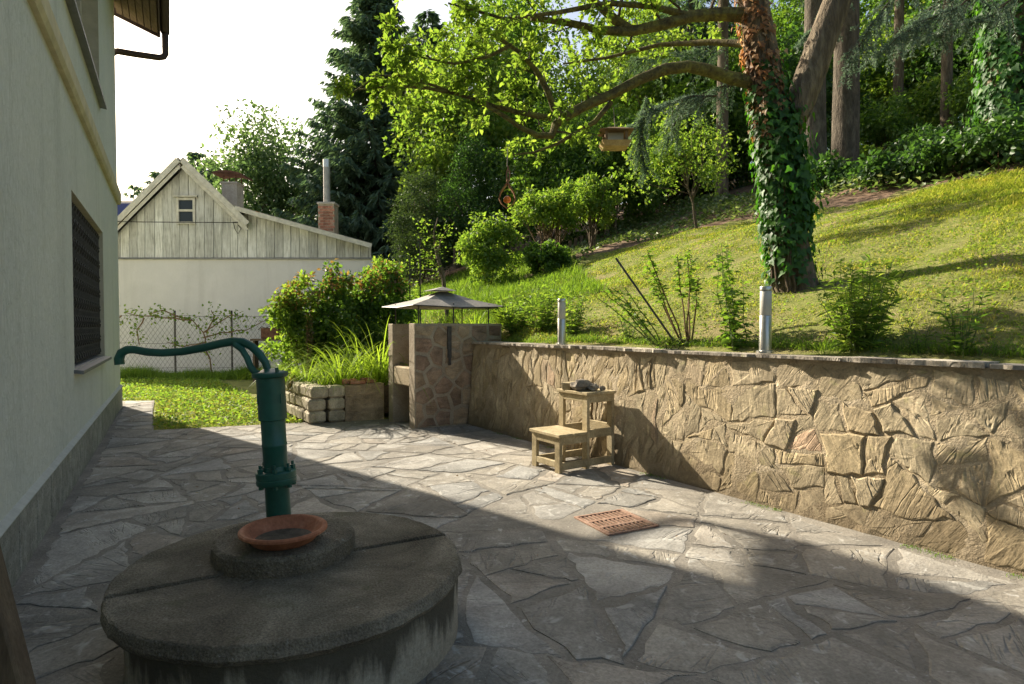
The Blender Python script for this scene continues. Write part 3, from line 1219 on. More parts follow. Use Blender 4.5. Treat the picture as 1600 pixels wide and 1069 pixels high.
# far gable end, near end and back, closed box
D_ = 9.0
mb.add([H(0, 0, 0), H(0, -D_, 0), H(0, -D_, 7.1), H(0, -D_ / 2, 8.7), H(0, 0, 7.1)], [(0, 1, 2, 3, 4)])
mb.add([H(14.5, 0, 0), H(14.5, -D_, 0), H(14.5, -D_, 7.1), H(14.5, -D_ / 2, 8.7), H(14.5, 0, 7.1)], [(4, 3, 2, 1, 0)])
mb.add([H(0, -D_, 0), H(14.5, -D_, 0), H(14.5, -D_, 7.1), H(0, -D_, 7.1)], [(0, 1, 2, 3)])
mb.build('wall', M_PLASTER, house, False, False)
for (a0, a1, z0, z1), lab in ((LWIN, None), (UWIN, None)):
    w = MB()
    dp = -.24
    w.add([H(a0, 0, z0), H(a1, 0, z0), H(a1, 0, z1), H(a0, 0, z1), H(a0, dp, z0), H(a1, dp, z0), H(a1, dp, z1), H(a0, dp, z1)],
          [(0, 1, 5, 4), (1, 2, 6, 5), (2, 3, 7, 6), (3, 0, 4, 7)])
    win = w.build('window', M_REVEAL, house, False, False)
    g = MB()
    g.box(H((a0 + a1) / 2, -.23, (z0 + z1) / 2), (a1 - a0 - .02, .012, z1 - z0 - .02), HROT)
    g.build('pane', M_GLASS, win)
    fr = MB()
    for a in (a0 + .04, (a0 + a1) / 2, a1 - .04):
        fr.box(H(a, -.205, (z0 + z1) / 2), (.075, .05, z1 - z0 - .01), HROT, .006)
    for z in (z0 + .04, z1 - .04):
        fr.box(H((a0 + a1) / 2, -.202, z), (a1 - a0 - .16, .045, .075), HROT, .006)
    fr.build('frame', M_BARGE, win)
    sl = MB()
    sl.extrude([H(a0 - .05, .075, z0 - .045), H(a0 - .05, .075, z0 - .012), H(a0 - .05, -.2, z0 + .022), H(a0 - .05, -.2, z0 - .012)], HD * (a1 - a0 + .1))
    sl.build('sill', M_ZINC, win)
    if z0 < 2:
        gr = MB()
        k = 30
        for i in range(k + 1):
            a = a0 + .05 + (a1 - a0 - .1) * i / k
            gr.box(H(a, -.05, (z0 + z1) / 2), (.014, .014, z1 - z0 - .06), HROT)
        for j in range(9):
            z = z0 + .05 + (z1 - z0 - .1) * j / 8
            gr.box(H((a0 + a1) / 2, -.066, z), (a1 - a0 - .04, .012, .022), HROT)
        for j in range(8):                                   # wrought S-scrolls between the bars
            zc = z0 + .05 + (z1 - z0 - .1) * (j + .5) / 8
            for i in range(k):
                a = a0 + .05 + (a1 - a0 - .1) * (i + .5) / k
                sg = 1 if (i + j) % 2 else -1
                gr.tube([H(a + .036 * sg * math.sin(q * 6.283), -.045 + .012 * math.cos(q * 6.283), zc + .085 * (q * 2 - 1)) for q in (0, .2, .4, .6, .8, 1)], .006, 4, False)
        gr.build('iron_grille', M_IRON, win)
b = MB()
b.extrude([H(.0, .0, 3.51), H(.0, .04, 3.51), H(.0, .06, 3.56), H(.0, .06, 3.70), H(.0, .04, 3.73), H(.0, .0, 3.73)], HD * 14.45)
b.build('string_course', M_TRIM, house)
a = -.02
while a < 14.0:
    wd = .52
    s = MB()
    s.box(H(a + wd / 2, .004, .165), (wd - .014, .05, .37), HROT, .004)
    s.build('plinth_slab', M_PLINTH, house)
    a += wd
s = MB()
s.extrude([H(-.03, .0, .352), H(-.03, .036, .352), H(-.03, .036, .358), H(-.03, .0, .385)], HD * 14.4)
q_ = MB()
q_.box(H(7, -.012, .165), (14.0, .03, .36), HROT)
q_.build('plinth_joint', M_DARK, house)
s.build('plinth_ledge', L_LEDGE, house)

# roof with board soffit, gutter and downpipe
OV, VG = .66, -.48                                            # eaves overhang, verge overhang past the far gable


def roofz(bb):
    return 6.98 - .34 * bb


rf = MB()
for sgn in (0, 1):
    if sgn == 0:
        q = [(OV, roofz(OV) + .10), (-D_ / 2, roofz(-D_ / 2) + .1), (-D_ / 2, roofz(-D_ / 2) + .22), (OV, roofz(OV) + .2)]
    else:
        q = [(-D_ - OV, roofz(OV) + .10), (-D_ / 2, roofz(-D_ / 2) + .1), (-D_ / 2, roofz(-D_ / 2) + .22), (-D_ - OV, roofz(OV) + .2)]
    rf.extrude([H(VG, p[0], p[1]) for p in q], HD * 15.5)
roof = rf.build('roof', M_ROOFT, house)
for i in range(6):
    b0, b1 = .005 + i * .108, .10 + i * .108
    s = MB()
    s.extrude([H(VG + .03, b0, roofz(b0) + .02), H(VG + .03, b1, roofz(b1) + .02), H(VG + .03, b1, roofz(b1) + .045), H(VG + .03, b0, roofz(b0) + .045)], HD * 15.3)
    s.build('soffit_board', M_SOFFIT, roof)
s = MB()
s.extrude([H(VG - .02, -D_ / 2, roofz(-D_ / 2) - .02), H(VG - .02, OV, roofz(OV) - .03), H(VG - .02, OV, roofz(OV) + .21), H(VG - .02, -D_ / 2, roofz(-D_ / 2) + .23)], HD * .035)
s.build('bargeboard', M_FASCIA, roof)
s = MB()
s.extrude([H(VG + .02, OV - .0, roofz(OV) - .04), H(VG + .02, OV + .025, roofz(OV) - .04), H(VG + .02, OV + .025, roofz(OV) + .16), H(VG + .02, OV, roofz(OV) + .16)], HD * 15.4)
s.build('fascia', M_FASCIA, roof)
g = MB()
gz = roofz(OV) + .09
prof = [H(VG, OV + .10 + .075 * math.cos(math.pi + math.pi * i / 8), gz + .075 * math.sin(math.pi + math.pi * i / 8)) for i in range(9)]
prof += [H(VG, OV + .10 + .066 * math.cos(math.pi * 2 - math.pi * i / 8), gz + .066 * math.sin(math.pi * 2 - math.pi * i / 8)) for i in range(9)]
g.extrude(prof, HD * 15.45)
g.build('gutter', M_FASCIA, roof, True)
g = MB()
pp = [H(-.38, OV + .10, gz - .06), H(-.38, OV + .10, gz - .30), H(-.38, OV + .10, gz - .44), H(-.37, OV + .07, gz - .50), H(-.36, OV + .0, gz - .535), H(-.24, .28, gz - .60), H(-.13, .04, gz - .645), H(-.10, -.02, gz - .68), H(-.09, -.06, gz - .75), H(-.09, -.06, 3.2), H(-.09, -.06, .1)]
g.tube(pp, .055, 12)
dpipe = g.build('downpipe', M_FASCIA, roof, True)
g = MB()
g.lathe(H(-.38, OV + .10, gz - .34), [(.05, 0), (.056, .005), (.056, .04), (.05, .045)], 14)
g.build('pipe_collar', M_FASCIA, dpipe, True)

# ------------------------------------------------------------------ patio: mortar bed and crazy paving
patio_pts = [(-.3, -1.2), (5.6, -1.2), (2.88, 3.39), (1.69, 5.15), (-.17, 8.05), (-.3, 9.0), (-1.74, 9.2), (-2.6, 8.86), (-2.99, 8.84), (-4.84, 8.18), (-5.9, 9.95), (-6.75, 11.45), (-7.35, 11.4), (-6.85, 10.61)]
patio = MB()
patio.add([(x, y, 0.0) for x, y in patio_pts], [tuple(range(len(patio_pts)))])
patio.add([(x, y, -.12) for x, y in patio_pts] + [(x, y, 0.0) for x, y in patio_pts], [(i, (i + 1) % 14, 14 + (i + 1) % 14, 14 + i) for i in range(14)])
patio = tag(patio.build('patio_pavement', M_BED), kind='structure')

# bounds nx*x+ny*y<=c of the main paved area
def bound(p, q, inset=.03):
    """keep the left side of p->q"""
    dx, dy = q[0] - p[0], q[1] - p[1]
    L = math.hypot(dx, dy)
    nx, ny = dy / L, -dx / L
    return (nx, ny, nx * p[0] + ny * p[1] - inset)


WELL = Vector((-.98, 2.74, 0))
rp = random.Random(21)
main_b = [bound((-.3, -1.2), (5.6, -1.2)), bound((5.6, -1.2), (-.17, 8.03)), bound((-.17, 9.0), (-2.6, 8.9)), bound((-2.4, 9.02), (-4.84, 8.18)), bound((-4.84, 8.18), (-5.9, 7.98)), bound((-5.45, 8.18), (.2, -1.9), .05)]


def in_main(p):
    return all(nx * p[0] + ny * p[1] <= c for nx, ny, c in main_b) and p[1] > .9 and abs(p[0]) < .95 * p[1] + .3


GRATE = [(.44, 4.39), (.67, 4.05), (1.05, 4.22), (.80, 4.59)]
gcx, gcy = .74, 4.31
area_p = [(-9, -3), (9, -3), (9, 12), (-9, 12)]
for nx, ny, c in main_b + [(0, -1, -.45)]:
    area_p = clip_poly(area_p, nx, ny, c)
polys = []
for q in shards(area_p, .10, .42, rp, .42):
    cx, cy = sum(p[0] for p in q) / len(q), sum(p[1] for p in q) / len(q)
    if abs(cx) < 1.0 * cy + .7:
        q = inset(q, .026, rp)
        if q:
            polys.append(q)
print('flagstone cells', len(polys))
gax = Vector((.38, .19, 0)).normalized()
gay = Vector((-gax.y, gax.x, 0))


def hits_grate(poly):
    cx, cy = sum(p[0] for p in poly) / len(poly), sum(p[1] for p in poly) / len(poly)
    return math.hypot(cx - gcx, cy - gcy) < .20


nflag = 0
for poly in polys:
    if area2(poly) < .012 or hits_grate(poly):
        continue
    cx, cy = sum(p[0] for p in poly) / len(poly), sum(p[1] for p in poly) / len(poly)
    if math.hypot(cx - WELL.x, cy - WELL.y) < .42:
        continue
    # keep stones clear of the drain frame
    d = Vector((cx - gcx, cy - gcy, 0))
    if d.length < .75:
        e = gax if abs(d.dot(gax)) > abs(d.dot(gay)) else gay
        sg = 1 if d.dot(e) > 0 else -1
        ext = .235 if e is gax else .235
        nx, ny = -sg * e.x, -sg * e.y
        poly = clip_poly(poly, nx, ny, nx * gcx + ny * gcy - ext)
        if len(poly) < 3 or area2(poly) < .008:
            continue
    poly = warp(poly, .030, 3.6) if d.length > 1.0 and cy < 7.6 and -WN[0] * (cx - W0[0]) - WN[1] * (cy - W0[1]) > .35 and (cx - HC_.x) * HP.x + (cy - HC_.y) * HP.y > .45 else poly
    h = rp.uniform(.002, .008)
    o = stone_piece('flagstone', poly, lambda u, v, w: (u, v, w), h, M_FLAG, patio, rp, .016, 0, .06, .028, .015, .004)
    nflag += o is not None
# narrow path along the house
pb = [bound((-4.9, 8.3), (-6.72, 11.42)), bound((-6.72, 11.42), (-7.33, 11.38)), bound((-7.3, 11.36), (-5.47, 8.2), .06), bound((-5.5, 8.22), (-4.86, 8.22))]
sp = scatter(-7.4, -4.7, 8.2, 11.5, .33, rp, 1500, lambda p: all(nx * p[0] + ny * p[1] <= c for nx, ny, c in pb))
for poly in cells(sp, pb, .03, rp):
    if area2(poly) > .012:
        stone_piece('flagstone', poly, lambda u, v, w: (u, v, w), rp.uniform(.004, .01), M_FLAG, patio, rp, .012, 0, .1, .012, .015)

# ------------------------------------------------------------------ retaining wall
rw = thing('retaining_wall', 'long rough natural stone retaining wall below the lawn', 'wall', (W0[0], W0[1], 0))
LW = 10.3


def WL(s, z, w):
    """along the wall, up, out of its face towards the patio"""
    f = .05 - .11 * min(z / WALL_H, 1)            # slight batter
    return (W0[0] + WD[0] * s - WN[0] * (w + f), W0[1] + WD[1] * s - WN[1] * (w + f), z)


core = MB()
ns = 120
vv, ff = [], []
rw_r = random.Random(29)
for j, z in enumerate([-.05] + [WALL_H * k / 12 for k in range(1, 13)]):
    for i in range(ns + 1):
        vv.append(WL(-.75 + (LW + .75) * i / ns, z, rw_r.uniform(-.006, .006)))
for j in range(12):
    for i in range(ns):
        a = j * (ns + 1) + i
        ff.append((a, a + 1, a + ns + 2, a + ns + 1))
core.add(vv, ff)
bk = [WL(-.75, WALL_H - .001, -.30), WL(LW, WALL_H - .001, -.30), WL(LW, 0, -.30), WL(-.75, 0, -.30)]
core.add([WL(-.75, WALL_H - .001, 0), WL(LW, WALL_H - .001, 0)] + bk, [(0, 1, 3, 2), (2, 3, 4, 5)])
core.build('core', M_WMORT, rw, False, False)
STR = lambda s: 1.75 if s < 3.2 else .82                       # upright shards left, broad blocks right
nst = 0
for s0, s1, ku, kv, a0, a1 in ((-.75, 3.1, 1.0, .45, .011, .036), (3.1, 6.9, .75, .9, .022, .10), (6.9, LW, .7, .9, .07, .25)):
    rect = [(s0 * ku, .012 * kv), (s1 * ku, .012 * kv), (s1 * ku, 1.128 * kv), (s0 * ku, 1.128 * kv)]
    for poly in shards(rect, a0, a1, rw_r, .30, .2):
        poly = [(u / ku, v / kv) for u, v in poly]
        poly = inset(poly, .011, rw_r)
        if not poly or area2(poly) < .003:
            continue
        poly = [(u, min(max(v, .012), 1.128)) for u, v in warp(poly, .030, 6.0)]
        zc = sum(p[1] for p in poly) / len(poly)
        hgt = (rw_r.uniform(.002, .007) if rw_r.random() < .85 else rw_r.uniform(.009, .016)) * (.5 if zc < .25 else 1.0)
        o = stone_piece('stone', poly, lambda u, v, w: WL(u, v, w), hgt, M_WSTONE, rw, rw_r, .010, .002, .045, .017, .02, .012)
        nst += o is not None
print('wall stones', nst)
s = -.74
while s < LW:
    L = rw_r.uniform(.35, .75)
    e = rough_poly([(s + .004, -.34), (s + L - .004, -.34), (s + L - .004, .055 + rw_r.uniform(-.02, .03)), (s + .004, .055 + rw_r.uniform(-.02, .03))], .06, .022, rw_r)
    z0 = WALL_H + rw_r.uniform(0, .006)
    m = MB()
    m.extrude([WL(u, z0, w) for u, w in e], (0, 0, rw_r.uniform(.022, .034)))
    m.build('coping_slab', M_CAP, rw)
    s += L
CAPZ = WALL_H + .03

# ------------------------------------------------------------------ masonry barbecue at the end of the wall
def ST(s, t, z):
    """wall frame: s along the wall, t behind its face, z up"""
    return Vector((W0[0] + WD[0] * s + WN[0] * t, W0[1] + WD[1] * s + WN[1] * t, z))


STROT = Matrix((Vector((WD[0], WD[1], 0)), Vector((WN[0], WN[1], 0)), Vector((0, 0, 1)))).transposed()


def st_box(mb, s0, s1, t0, t1, z0, z1, bev=0.0):
    return mb.box(ST((s0 + s1) / 2, (t0 + t1) / 2, (z0 + z1) / 2), (abs(s1 - s0), abs(t1 - t0), z1 - z0), STROT, bev)


TH = 1.44
bq = thing('barbecue_tower', 'dark stone masonry garden barbecue beside the planter at the wall end', 'barbecue', ST(-.8, -.85, 0))
m = MB()
st_box(m, -.98, -.80, -.85, .55, -.05, TH, .008)
m.build('front_pier', M_TMORT, bq)
m = MB()
st_box(m, -1.72, -1.56, -.85, .55, -.05, TH - .003, .008)
m.build('rear_pier', M_TMORT, bq)
m = MB()
st_box(m, -1.558, -.982, -.22, .55, -.05, TH - .006)
m.build('back_wall', M_TMORT, bq)
m = MB()
st_box(m, -1.558, -.982, -.84, -.222, .56, .83, .02)
m.build('hearth_slab', M_WMORT, bq)
rt = random.Random(11)
sd = scatter(-.83, .5, .03, 1.40, .19, rt, 2500)
for poly in cells(sd, [(-1, 0, .835), (1, 0, .52), (0, -1, -.02), (0, 1, 1.41)], .035, rt):
    if area2(poly) > .006:
        stone_piece('stone', poly, lambda u, v, w: tuple(ST(-.80 + w, u, v)), rt.uniform(.006, .014), M_TSTONE, bq, rt, .012, .004, .07, .010, .02, .03)
sd = scatter(-1.55, -.99, .86, 1.40, .19, rt, 900)
for poly in cells(sd, [(-1, 0, 1.55), (1, 0, -.99), (0, -1, -.86), (0, 1, 1.41)], .03, rt):
    if area2(poly) > .006:
        stone_piece('stone', poly[::-1], lambda u, v, w: tuple(ST(u, -.22 - w, v)), rt.uniform(.008, .016), M_TSTONE, bq, rt, .012, .004, .07, .010, .02, .03)
m = MB()
st_box(m, -.79, -.768, -.36, -.30, .96, 1.40)
st_box(m, -.785, -.755, -.345, -.315, .86, 1.06)
m.build('iron_bracket', M_IRON, bq)
# hipped tin canopy on thin posts
cn = thing('barbecue_canopy', 'grey hipped tin canopy on thin posts above the stone barbecue', 'canopy', ST(-1.4, -.2, TH))
zE, zP = 1.695, 1.935
cA, cB, cC, cD = ST(-.76, -.88, zE), ST(-.76, .60, zE), ST(-1.88, .60, zE), ST(-1.88, -.88, zE)
pk = ST(-1.33, -.15, zP)
m = MB()
V = []
for k, (p, q) in enumerate(((cA, cB), (cB, cC), (cC, cD), (cD, cA))):     # sagging sheet between the hips
    for j in range(5):
        f = j / 4
        e = p.lerp(q, f) - Vector((0, 0, .022 * 4 * f * (1 - f)))
        mid = e.lerp(pk, .5) - Vector((0, 0, .025))
        V.append((e, mid))
vv, ff = [], []
for e, mid in V:
    vv += [e, mid, mid.lerp(pk, .84)]
for k in range(4):
    for j in range(4):
        a = (k * 5 + j) * 3
        ff += [(a, a + 3, a + 4, a + 1), (a + 1, a + 4, a + 5, a + 2)]
m.add(vv, ff)
m.add([Vector(p) - Vector((0, 0, .012)) for p in vv], [tuple(reversed(q)) for q in ff])
m.build('roof_sheet', M_TIN, cn, False, False)
m = MB()
top = pk + Vector((0, 0, .055))
cap = [ST(-1.15, -.39, zP - .012), ST(-1.15, -.01, zP - .012), ST(-1.51, -.01, zP - .012), ST(-1.51, -.39, zP - .012)]
m.add(cap + [top], [(0, 1, 4), (1, 2, 4), (2, 3, 4), (3, 0, 4), (3, 2, 1, 0)])
m.build('roof_cap', M_TIN, cn, False, True)
for s, t in ((-.86, -.76), (-.86, -.22), (-.86, .36), (-1.66, -.76), (-1.66, .36)):
    m = MB()
    m.tube([ST(s, t, TH - .02), ST(s, t, zE + .03)], .011, 6)
    m.build('post', M_IRON, cn)
m = MB()
for p, q in ((cA, cB), (cB, cC), (cC, cD), (cD, cA)):
    m.tube([p - Vector((0, 0, .008)), (p + q) / 2 - Vector((0, 0, .03)), q - Vector((0, 0, .008))], .008, 5)
m.build('rim_rod', M_IRON, cn)

# ------------------------------------------------------------------ planter of stacked blocks, low wall, bricks
pl = thing('stone_planter', 'raised flower bed edged with stacked pale stone blocks', 'planter', ST(-2.1, -1.9, 0))
rb = random.Random(3)
for c in range(3):
    z = .0 + c * .178
    s = -1.995
    while s > -4.15:
        L = rb.uniform(.27, .34) if s < -2.0 or c != 1 else .19
        m = MB()
        rot = STROT @ Matrix.Rotation(rb.uniform(-.03, .03), 3, 'Z')
        m.box(ST(s - L / 2, -1.79 + rb.uniform(-.018, .018) - .012 * (2 - c), z + .09), (L - .012, .25, .172), rot, .03)
        m.build('block', M_BLOCK, pl)
        s -= L
for c in range(3):
    m = MB()
    m.box(ST(-2.10 + rb.uniform(-.01, .01), -1.535, c * .178 + .09), (.24, .235, .173), STROT @ Matrix.Rotation(rb.uniform(-.03, .03), 3, 'Z'), .03)
    m.build('block', M_BLOCK, pl)
m = MB()
st_box(m, -4.2, -2.15, -1.75, -.2, .05, .47)
vv = []
soil = m.build('soil', M_SOILDRY, pl)
lw = thing('low_stone_wall', 'low dark stone slab wall between block planter and barbecue', 'wall', ST(-2.05, -1.4, 0))
m = MB()
rl = random.Random(8)
NS, NZ = 10, 5
vv, ff = [], []
for face_s in (-2.02, -2.19):
    for j in range(NZ + 1):
        for i in range(NS + 1):
            vv.append(ST(face_s + rl.uniform(-.008, .008), -1.405 + .60 * i / NS, -.03 + .565 * j / NZ + (rl.uniform(-.008, .008) if j == NZ else 0)))
n1 = (NS + 1) * (NZ + 1)
for b0, rev in ((0, False), (n1, True)):
    for j in range(NZ):
        for i in range(NS):
            q = (b0 + j * (NS + 1) + i, b0 + j * (NS + 1) + i + 1, b0 + (j + 1) * (NS + 1) + i + 1, b0 + (j + 1) * (NS + 1) + i)
            ff.append(q[::-1] if rev else q)
for i in range(NS):
    a = NZ * (NS + 1) + i
    ff.append((a, a + 1, n1 + a + 1, n1 + a))
for j in range(NZ):
    a, b2 = j * (NS + 1), (j + 1) * (NS + 1)
    ff.append((a, b2, n1 + b2, n1 + a))
m.add(vv, ff)
m.build('slab', M_TSTONE, lw)
brick_lab = ['dark brown brick at left end of low planter wall', 'orange brick lying in front on low planter wall', 'small yellowish brick piece nearest barbecue on low wall', 'round brown clod of brick behind bricks on low wall']
for k, (t, ds, w, hh, zz, lab) in enumerate(((-1.30, -.11, .21, .075, .0, 0), (-1.20, -.02, .22, .05, .0, 1), (-.985, -.035, .14, .055, 0, 2), (-1.03, -.13, .15, .075, 0, 3))):
    m = MB()
    m.box(ST(-2.06 + ds, t, .537 + hh / 2), (.09, w, hh), STROT @ Matrix.Rotation(rb.uniform(-.08, .08), 3, 'Z'), .008)
    tag(m.build('brick', M_BRICK), brick_lab[lab], 'brick', 'bricks on the low wall', 'thing')

# ------------------------------------------------------------------ well, pump, dish
WZ = .325
well = thing('well', 'round concrete well with dark mossy two-piece lid in the foreground', 'well', WELL)
rw2 = random.Random(17)
m = MB()
vv, ff = [], []
nn = 72
zsx = [-.03, .06, .13, .20, .262]
for z in zsx:
    for k in range(nn):
        a = 2 * math.pi * k / nn
        r_ = .695 + rw2.uniform(-.003, .003)
        vv.append((WELL.x + .035 + r_ * math.cos(a), WELL.y + r_ * math.sin(a), z))
for i in range(len(zsx) - 1):
    for k in range(nn):
        j = (k + 1) % nn
        ff.append((i * nn + k, i * nn + j, i * nn + nn + j, i * nn + nn + k))
m.add(vv, ff)
m.build('drum', M_DRUM, well, True, False)
SPL = math.radians(30.2)


def half_lid(sign, dz, gap):
    e = Vector((math.cos(SPL), math.sin(SPL), 0))
    nrm = Vector((-e.y, e.x, 0)) * sign
    N = 70
    arc = []
    for i in range(N + 1):
        a = math.pi * i / N
        arc.append((math.cos(a), math.sin(a)))
    jit = [rw2.uniform(-.006, .005) + .004 * math.sin(i * .7) for i in range(N + 1)]
    rings = []
    for ins, z in ((.018, WZ - .072), (.004, WZ - .062), (0, WZ - .042), (.002, WZ - .020), (.007, WZ - .006), (.018, WZ), (.25, WZ + .002), (.5, WZ + .004)):
        ring = []
        for i, (x, y) in enumerate(arc):
            r_ = .742 - ins + (jit[i] if ins < .1 else 0)
            yy = max(r_ * y, 0) * (1 - .02 * (ins > 0)) + gap + (.004 if ins == .018 else 0)
            ring.append(WELL + e * (r_ * x) + nrm * yy + Vector((0, 0, z + dz)))
        rings.append(ring)
    M_ = MB()
    vv, ff = [], []
    for r_ in rings:
        vv += r_
    n = N + 1
    for i in range(len(rings) - 1):
        for k in range(n):
            j = (k + 1) % n
            ff.append((i * n + k, i * n + j, i * n + n + j, i * n + n + k))
    ff.append(tuple(range(n - 1, -1, -1)))
    ff.append(tuple(range((len(rings) - 1) * n, len(rings) * n)))
    return M_.add(vv, ff)


half_lid(-1, 0, .005).build('front_lid_half', M_LID, well, False)
half_lid(1, .010, .008).build('rear_lid_half', M_LID, well, False)
m = MB()
vv, ff = [], []
DC = Vector((-1.075, 2.86, 0))
for ins, z in ((0, WZ - .01), (-.004, WZ + .03), (0, WZ + .075), (.014, WZ + .09), (.15, WZ + .092)):
    for k in range(60):
        a = 2 * math.pi * k / 60
        r_ = .314 - ins + (rw2.uniform(-.005, .005) if ins < .1 else 0)
        vv.append((DC.x + r_ * math.cos(a), DC.y + r_ * math.sin(a), z + rw2.uniform(-.003, .003)))
for i in range(4):
    for k in range(60):
        j = (k + 1) % 60
        ff.append((i * 60 + k, i * 60 + j, i * 60 + 60 + j, i * 60 + 60 + k))
ff.append(tuple(range(240, 300)))
m.add(vv, ff)
m.build('pedestal', M_LID, well, False)
DZ = WZ + .092

PB, PT = at(436.5, 818, 2.99), at(421.5, 575, 2.99)
PB.z = DZ
pump = thing('hand_pump', 'dark green cast iron hand pump with long curved lever on the well', 'pump', PB)
pax = (PT - PB).normalized()
px_ = Vector((1, 0, 0))
px_ = (px_ - pax * px_.dot(pax)).normalized()
prot = Matrix((px_, pax.cross(px_), pax)).transposed()
pl_ = (PT - PB).length


def PP(f):
    return PB + pax * f


k = pl_ / 243.0                       # metres per photograph pixel along the pump
m = MB()
m.lathe(PB, [(.058, 0), (.058, 64 * k), (.060, 66 * k), (.060, 68 * k)], 28, prot)
m.build('lower_pipe', M_PUMP, pump, True)
m = MB()
m.lathe(PP(64 * k), [(.062, 0), (.092, .002), (.095, .006), (.095, .028), (.092, .031), (.092, .036), (.095, .038), (.095, .062), (.09, .066), (.064, .07), (.060, .09)], 28, prot)
m.build('flange', M_PUMP, pump, True)
for a in (.4, 1.65, 2.75, 3.9, 5.0, 5.9):
    m = MB()
    off = prot @ Vector((.078 * math.cos(a), .078 * math.sin(a), 0))
    m.lathe(PP(64 * k) + off, [(.013, -.014), (.013, 0), (.013, .07), (.014, .071), (.014, .086), (.007, .088), (.007, .105)], 6, prot)
    m.build('bolt', M_PUMP, pump)
m = MB()
b0, b1 = 88 * k, 164 * k
m.lathe(PP(b0), [(.056, 0), (.0575, .02), (.0575, (b1 - b0) * .45), (.0595, (b1 - b0) * .46), (.0595, (b1 - b0) * .5), (.0575, (b1 - b0) * .51), (.0575, b1 - b0 - .004), (.0665, b1 - b0), (.0665, b1 - b0 + .01), (.0665, 230 * k - b0)], 32, prot)
m.build('barrel', M_PUMP, pump, True)
m = MB()
m.lathe(PP(228 * k), [(.067, 0), (.079, .002), (.084, .008), (.084, .022), (.079, .027), (.05, .033), (.03, .045), (.0, .046)], 28, prot)
m.build('cap', M_PUMP, pump, True)
m = MB()
off = prot @ Vector((.052, -.045, 0))
m.lathe(PP(228 * k) + off, [(.009, .02), (.009, .05), (.0, .052)], 8, prot)
m.build('cap_bolt', M_PUMP, pump, True)
for a in (-.5, -2.4):
    m = MB()
    off = prot @ Vector((.064 * math.cos(a), .064 * math.sin(a), 0))
    m.box(PP(196 * k) + off, (.012, .012, .05), prot, .003)
    m.build('lug', M_PUMP, pump)


def pq(x, y, dy=0.0):
    return at(x, y, 2.99 + dy)


outer = [(187, 570), (186, 561), (190, 551), (199, 546.5), (212, 546.5), (230, 550), (255, 551.5), (285, 549.5), (318, 543.5), (345, 537), (365, 533.5), (380, 534.5), (394, 542), (406, 554), (415, 567), (419, 580)]
m = MB()
m.tube([pq(x, y) for x, y in outer], [.0235, .0235, .0215, .0205, .020, .020, .020, .020, .0205, .021, .022, .0215, .020, .019, .018, .018], 10)
m.build('lever', M_PUMP, pump, True)
inner = [(366, 538), (378, 546), (386, 559), (391, 572), (398, 582), (408, 585)]
for dy in (-.022, .022):
    m = MB()
    m.tube([pq(x, y, dy) for x, y in inner], [.014, .016, .016, .016, .017, .016], 8)
    m.build('lever_fork', M_PUMP, pump, True)

DISH = Vector((-1.045, 2.76, DZ))
m = MB()
m.lathe(DISH, [(.0, .001), (.125, .001), (.138, .008), (.168, .044), (.182, .046), (.192, .051), (.192, .061), (.185, .067), (.174, .066), (.166, .058), (.152, .040), (.134, .018), (.12, .014), (.0, .014)], 48)
dish = m.build('terracotta_dish', M_TERRA, None, True)
m = MB()
m.lathe(DISH, [(.0, .017), (.07, .018), (.11, .0165), (.126, .0175), (.126, .0150), (.0, .0150)], 40)
m.build('dirt', M_SOILDRY, dish)
tag(dish, 'shallow terracotta plant saucer lying on the well pedestal before the pump', 'saucer', None, 'thing')

# ------------------------------------------------------------------ two-step timber stool with stones
SO = ST(2.0, 0, 0)


def stool_frame():
    A = Vector((.22, 6.07, 0))                                  # outer corner of the lower step, far side
    return A


u_ = Vector((WD[0], WD[1], 0))
v_ = Vector((WN[0], WN[1], 0))
S0 = Vector((.20, 6.09, 0))
stool = thing('step_stool', 'weathered two-step wooden stool standing against the stone wall', 'stool', S0)


def sbox(name, u0, u1, v0, v1, z0, z1, bev=.004):
    mm = MB()
    c = S0 + u_ * ((u0 + u1) / 2) + v_ * ((v0 + v1) / 2) + Vector((0, 0, (z0 + z1) / 2))
    mm.box(c, (abs(u1 - u0), abs(v1 - v0), z1 - z0), STROT, bev)
    return mm.build(name, M_STOOL, stool)


SW, SDp, h1, h2 = .45, .70, .375, .755
for u0 in (0, SW - .075):
    sbox('leg', u0, u0 + .075, .0, .035, .0, h1 - .03)
    sbox('leg', u0, u0 + .075, .34, .375, .0, h2 - .03)
    sbox('leg', u0, u0 + .075, SDp - .035, SDp, .0, h2 - .03)
for u0 in (.0, SW - .035):
    sbox('side_rail', u0 + .001, u0 + .034, .036, SDp - .036, .03, .10)
    sbox('side_rail', u0 + .0015, u0 + .0335, .036, .339, h1 - .105, h1 - .031)
    sbox('side_rail', u0 + .001, u0 + .034, .376, SDp - .036, h1 - .07, h1 + .01)
    sbox('side_rail', u0 + .001, u0 + .034, .376, SDp - .036, h2 - .105, h2 - .031)
sbox('apron', .076, SW - .076, .001, .034, h1 - .105, h1 - .031)
sbox('apron', .076, SW - .076, .001, .034, .05, .11)
sbox('apron', .076, SW - .076, .341, .374, h2 - .10, h2 - .031)
sbox('apron', .076, SW - .076, SDp - .034, SDp - .001, .30, .42)
sbox('step_board', -.02, SW + .02, -.02, .155, h1 - .03, h1)
sbox('step_board', -.02, SW + .02, .160, .338, h1 - .0305, h1 - .001)
sbox('step_board', -.02, SW + .02, .32, .50, h2 - .03, h2)
sbox('step_board', -.02, SW + .02, .505, SDp + .005, h2 - .0305, h2 - .001)
c = S0 + u_ * .10 + v_ * .45 + Vector((0, 0, h2 + .037))
m = MB()
m.box(c, (.10, .26, .072), STROT @ Matrix.Rotation(.3, 3, 'Z'), .004)
